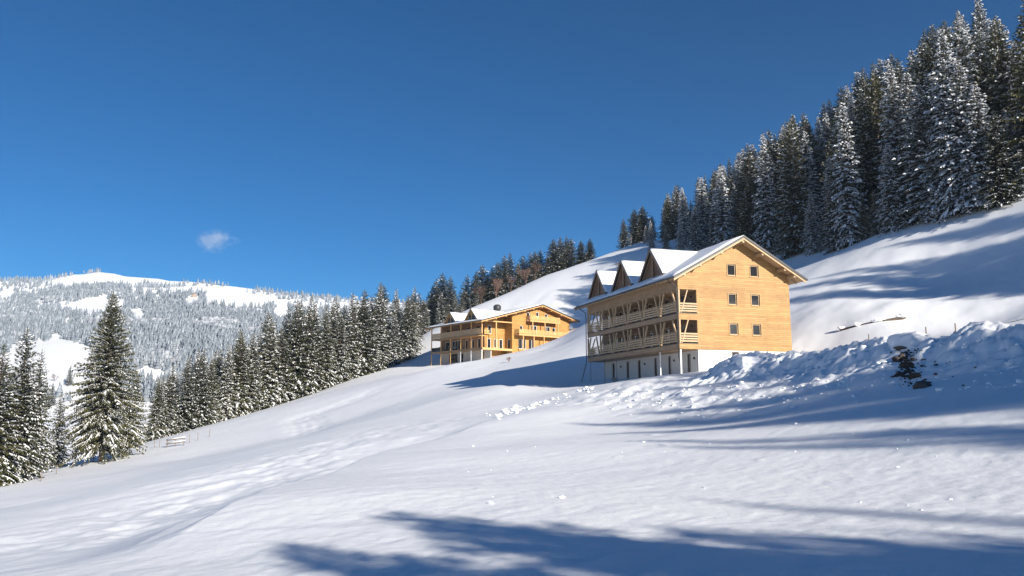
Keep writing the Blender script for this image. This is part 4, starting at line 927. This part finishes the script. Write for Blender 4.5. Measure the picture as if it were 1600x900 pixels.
for k, (px, Y, yt, lab) in enumerate(((752, 233, 440, 'bare reddish broadleaf tree, leftmost of those behind the golden chalet'), (775, 232, 428, 'bare reddish broadleaf tree right above the chimney of the golden chalet'), (798, 231, 425, 'tall bare reddish broadleaf tree right of the chimney'), (822, 233, 412, 'bare reddish broadleaf tree at the right end of the tree belt'), (836, 236, 408, 'small bare broadleaf tree where the tree belt meets the open slope'))):
    x = ray(px, 470)[0] * Y; H = ray(px, yt)[2] * Y - gz(x, Y); o = empty('bare_tree', (x, Y, gz(x, Y)), k); me = bare_mesh(90 + k, H * 1.05, 6, .62, 3)
    link('branches', me, o); link('trunk', tube_mesh([(0, 0, -.6), (0, 0, H * .12)], [.035 * H, .026 * H], M['bark'], 7, 'trunk'), o); tag(o, lab, 'bare tree')
for k, (px, py, H, lab) in enumerate(((795, 566, 1.6, 'small bare reddish bush on the open slope below the golden chalet'), (957, 392, 4.0, 'bare shrub on the ridge left of the dark spruce clump'), (965, 420, 2.6, 'low snowy shrub on the slope left above the far dormer'), (1000, 594, 1.1, 'low bare bush in front of the cellar doors of the large chalet'))):
    p = ghit(px, py) if py != 594 else P1(-1.2, 12.0, 0); z = gz(p[0], p[1]); o = link('bare_bush', bare_mesh(120 + k, H, 4, .8, 6, 'bare_bush'), None, (p[0], p[1], z)); tag(o, lab, 'bush')
bpy.data.objects['bare_bush'].rotation_euler = (0, 0, 1)

# ------------------------------------------------------------------ far mountain: woods as masses
def far_wood():
    rg = np.random.default_rng(5); n = 26000
    px = rg.uniform(-60, 760, n); Y = 640 + 1290 * rg.random(n) ** .9
    x = (px - 800) / FPX / .99 * Y; z = ground_h(x, Y); qx, qy = proj(x, Y, z)
    keep = np.ones(n, bool)
    def ell(cx, cy, rx, ry, j=.35): return ((qx - cx) / rx) ** 2 + ((qy - cy) / ry) ** 2 < 1 + j * 3 * fbm(qx / 22, qy / 12, 71, 2)
    for e in ((92, 580, 78, 56), (40, 560, 40, 26), (152, 479, 46, 14), (175, 436, 70, 11), (250, 441, 40, 6), (100, 441, 30, 7), (395, 472, 62, 11), (350, 462, 30, 8), (330, 452, 60, 6), (12, 462, 16, 7), (215, 490, 14, 10), (440, 488, 12, 12), (235, 585, 25, 10), (300, 470, 12, 10)):
        keep &= ~ell(*e)
    dens = .75 + 1.1 * fbm(x / 150, Y / 190, 73, 3); dens = np.where(qy < np.interp(qx, RX, RY) + 20, dens * .3, dens)
    dens = np.where((qy > 488) & (qx > 150), 1, dens)
    keep &= rg.random(n) < dens; keep &= (qx > -40) & (qx < 720)
    x, Y, z, qx, qy = x[keep], Y[keep], z[keep], qx[keep], qy[keep]; n = len(x)
    H = rg.uniform(7, 14, n); round_ = (fbm(x / 90, Y / 90, 75, 3) > .34) & (qy > 466)
    for nm, sel, lab in (('far_conifer_wood', ~round_, 'frosted conifer wood covering the far mountain'), ('far_broadleaf_wood', round_, 'frosted grey broadleaf wood on the lower flank of the far mountain')):
        X, YY, ZZ, HH = x[sel], Y[sel], z[sel], H[sel]; m_ = len(X); a0 = rg.uniform(0, 6.28, m_)
        if nm == 'far_conifer_wood':
            tiers = [(0.02, .23, .52), (.28, .175, .74), (.52, .115, 1.0)]; ns = 6; per = ns + 1
            V_ = np.zeros((m_, 3 * per, 3)); Fs = []
            for ti, (zb, rad, zt) in enumerate(tiers):
                for k in range(ns):
                    a = a0 + 2 * math.pi * k / ns + ti * .5; rr = HH * rad * rg.uniform(.7, 1.3, m_)
                    V_[:, ti * per + k] = np.stack([X + rr * np.cos(a), YY + rr * np.sin(a), ZZ + HH * (zb + rg.uniform(-.03, .03, m_))], 1)
                    Fs.append((ti * per + k, ti * per + (k + 1) % ns, ti * per + ns))
                V_[:, ti * per + ns] = np.stack([X, YY, ZZ + HH * zt], 1)
        else:
            t_ = rock_mesh(5, M['snow'], 1, 1.0, .3); T_ = np.array([v.co[:] for v in t_.vertices]); Fs = [tuple(p.vertices) for p in t_.polygons]
            k = HH * .24; V_ = np.stack([X[:, None], YY[:, None], (ZZ + HH * .42)[:, None]], -1) + T_[None] * np.stack([k, k, k * 1.35], -1)[:, None, :] * rg.uniform(.75, 1.25, (m_, len(T_), 1))
        per = V_.shape[1]; F = (np.array(Fs)[None] + (np.arange(m_) * per)[:, None, None]).reshape(-1, 3)
        me = bpy.data.meshes.new(nm); me.vertices.add(m_ * per); me.vertices.foreach_set('co', V_.ravel()); me.loops.add(F.size); me.loops.foreach_set('vertex_index', F.ravel().astype(np.int32))
        me.polygons.add(len(F)); me.polygons.foreach_set('loop_start', (np.arange(len(F)) * 3).astype(np.int32)); me.update(calc_edges=True)
        me.materials.append(M['far_conifer' if 'conifer' in nm else 'far_broadleaf']); tag(link(nm, me), lab, 'wood', kind='stuff')
    print('far trees', n)
M['far_conifer'] = needle_mat('frosted_far_conifers', (.17, .195, .22), (.40, .435, .475)); M['far_broadleaf'] = needle_mat('frosted_far_broadleaf', (.16, .17, .185), (.40, .42, .45))
for mm in ('far_conifer', 'far_broadleaf'):
    for n_ in M[mm].node_tree.nodes:
        if n_.type == 'TEX_NOISE': n_.inputs['Scale'].default_value = .09
far_wood()
def far_spruce(px, py, H, lab, wide=1.0):
    p = ghit(px, py); put_tree(PG[0], p[0], p[1], H, 1.0, lab, 'spruce', None, 'far_spruce', wide, z=p[2])
far_spruce(108, 602, 17, 'small dark conifer alone on the far meadow', 1.3)
far_spruce(70, 637, 20, 'left of the dark conifers at the foot of the far meadow', 1.4)
far_spruce(80, 634, 18, 'right of the dark conifers at the foot of the far meadow', 1.4)
p = ghit(85, 596); o = link('bare_bush', bare_mesh(140, 9, 5, .8, 4, 'bare_bush'), None, tuple(p)); tag(o, 'round bare grey tree alone on the far meadow', 'bare tree')
# rock face and barn far off
p = ghit(303, 464); o = link('rock_outcrop', rock_mesh(8, M['tan_rock'] if 'tan_rock' in M else plain('tan_rock', (.30, .22, .17), .9, var=.3, scale=.2), 3, 1.0, .1), None, tuple(p)); o.scale = (5.5, 4, 7)
tag(o, 'small brown rock outcrop below the far mountain ridge', 'rock')
# ------------------------------------------------------------------ small cloud above the far ridge
def build_cloud():
    import bmesh
    c = at(335, 374, 3000.0); bm = bmesh.new(); bmesh.ops.create_icosphere(bm, subdivisions=3, radius=1)
    me = bpy.data.meshes.new('cloud'); bm.to_mesh(me); bm.free(); o = link('cloud', me, None, tuple(c)); o.scale = (140, 90, 85); o.rotation_euler = (0, math.radians(8), 0)
    m = bpy.data.materials.new('cloud_vapour'); m.use_nodes = True; t = m.node_tree; t.nodes.remove(t.nodes['Principled BSDF'])
    pv = N(t, 'VolumePrincipled'); pv.inputs['Color'].default_value = (1, 1, 1, 1); pv.inputs['Anisotropy'].default_value = .2
    tc = N(t, 'TexCoord'); ln = N(t, 'VectorMath', operation='LENGTH'); t.links.new(tc.outputs['Object'], ln.inputs[0])
    fo = N(t, 'MapRange'); fo.inputs['From Min'].default_value = .15; fo.inputs['From Max'].default_value = .98; fo.inputs['To Min'].default_value = -.72; fo.inputs['To Max'].default_value = -1.75
    t.links.new(ln.outputs['Value'], fo.inputs['Value'])
    no = N(t, 'TexNoise'); no.inputs['Scale'].default_value = 2.3; no.inputs['Detail'].default_value = 6; no.inputs['Roughness'].default_value = .62; no.inputs['Distortion'].default_value = .4
    t.links.new(tc.outputs['Object'], no.inputs['Vector'])
    a = N(t, 'Math', operation='MULTIPLY_ADD'); a.inputs[1].default_value = 2.4; t.links.new(no.outputs['Fac'], a.inputs[0]); t.links.new(fo.outputs[0], a.inputs[2])
    mr = N(t, 'MapRange'); mr.inputs['From Min'].default_value = .12; mr.inputs['From Max'].default_value = 1.0; mr.inputs['To Max'].default_value = .02; t.links.new(a.outputs[0], mr.inputs['Value'])
    t.links.new(mr.outputs[0], pv.inputs['Density']); t.links.new(pv.outputs[0], t.nodes['Material Output'].inputs['Volume']); me.materials.append(m)
    tag(o, 'small wispy white cloud alone in the blue sky above the far ridge', 'cloud')
build_cloud()
# ------------------------------------------------------------------ the air
def build_haze():
    bpy.context.view_layer.update()
    gzs = np.empty(len(ground.data.vertices) * 3); ground.data.vertices.foreach_get('co', gzs); gzs = gzs.reshape(-1, 3)
    lo, hi = gzs[:, 2].min() - 1.5, max(gzs[:, 2].max() + 30, 150)
    print('haze', lo, hi); X = 4800
    vs = [(x, y, z) for x in (-X, X) for y in (-X, X) for z in (lo, hi)]
    m = bpy.data.materials.new('mountain_air'); m.use_nodes = True; t = m.node_tree; t.nodes.remove(t.nodes['Principled BSDF'])
    pv = N(t, 'VolumePrincipled'); pv.inputs['Color'].default_value = (.62, .80, 1.0, 1); pv.inputs['Density'].default_value = .000075; pv.inputs['Anisotropy'].default_value = 0.0
    t.links.new(pv.outputs[0], t.nodes['Material Output'].inputs['Volume'])
    o = link('haze', mesh_of('haze', vs, [(0, 1, 3, 2), (4, 6, 7, 5), (0, 4, 5, 1), (2, 3, 7, 6), (0, 2, 6, 4), (1, 5, 7, 3)], m)); tag(o, kind='stuff')
build_haze()
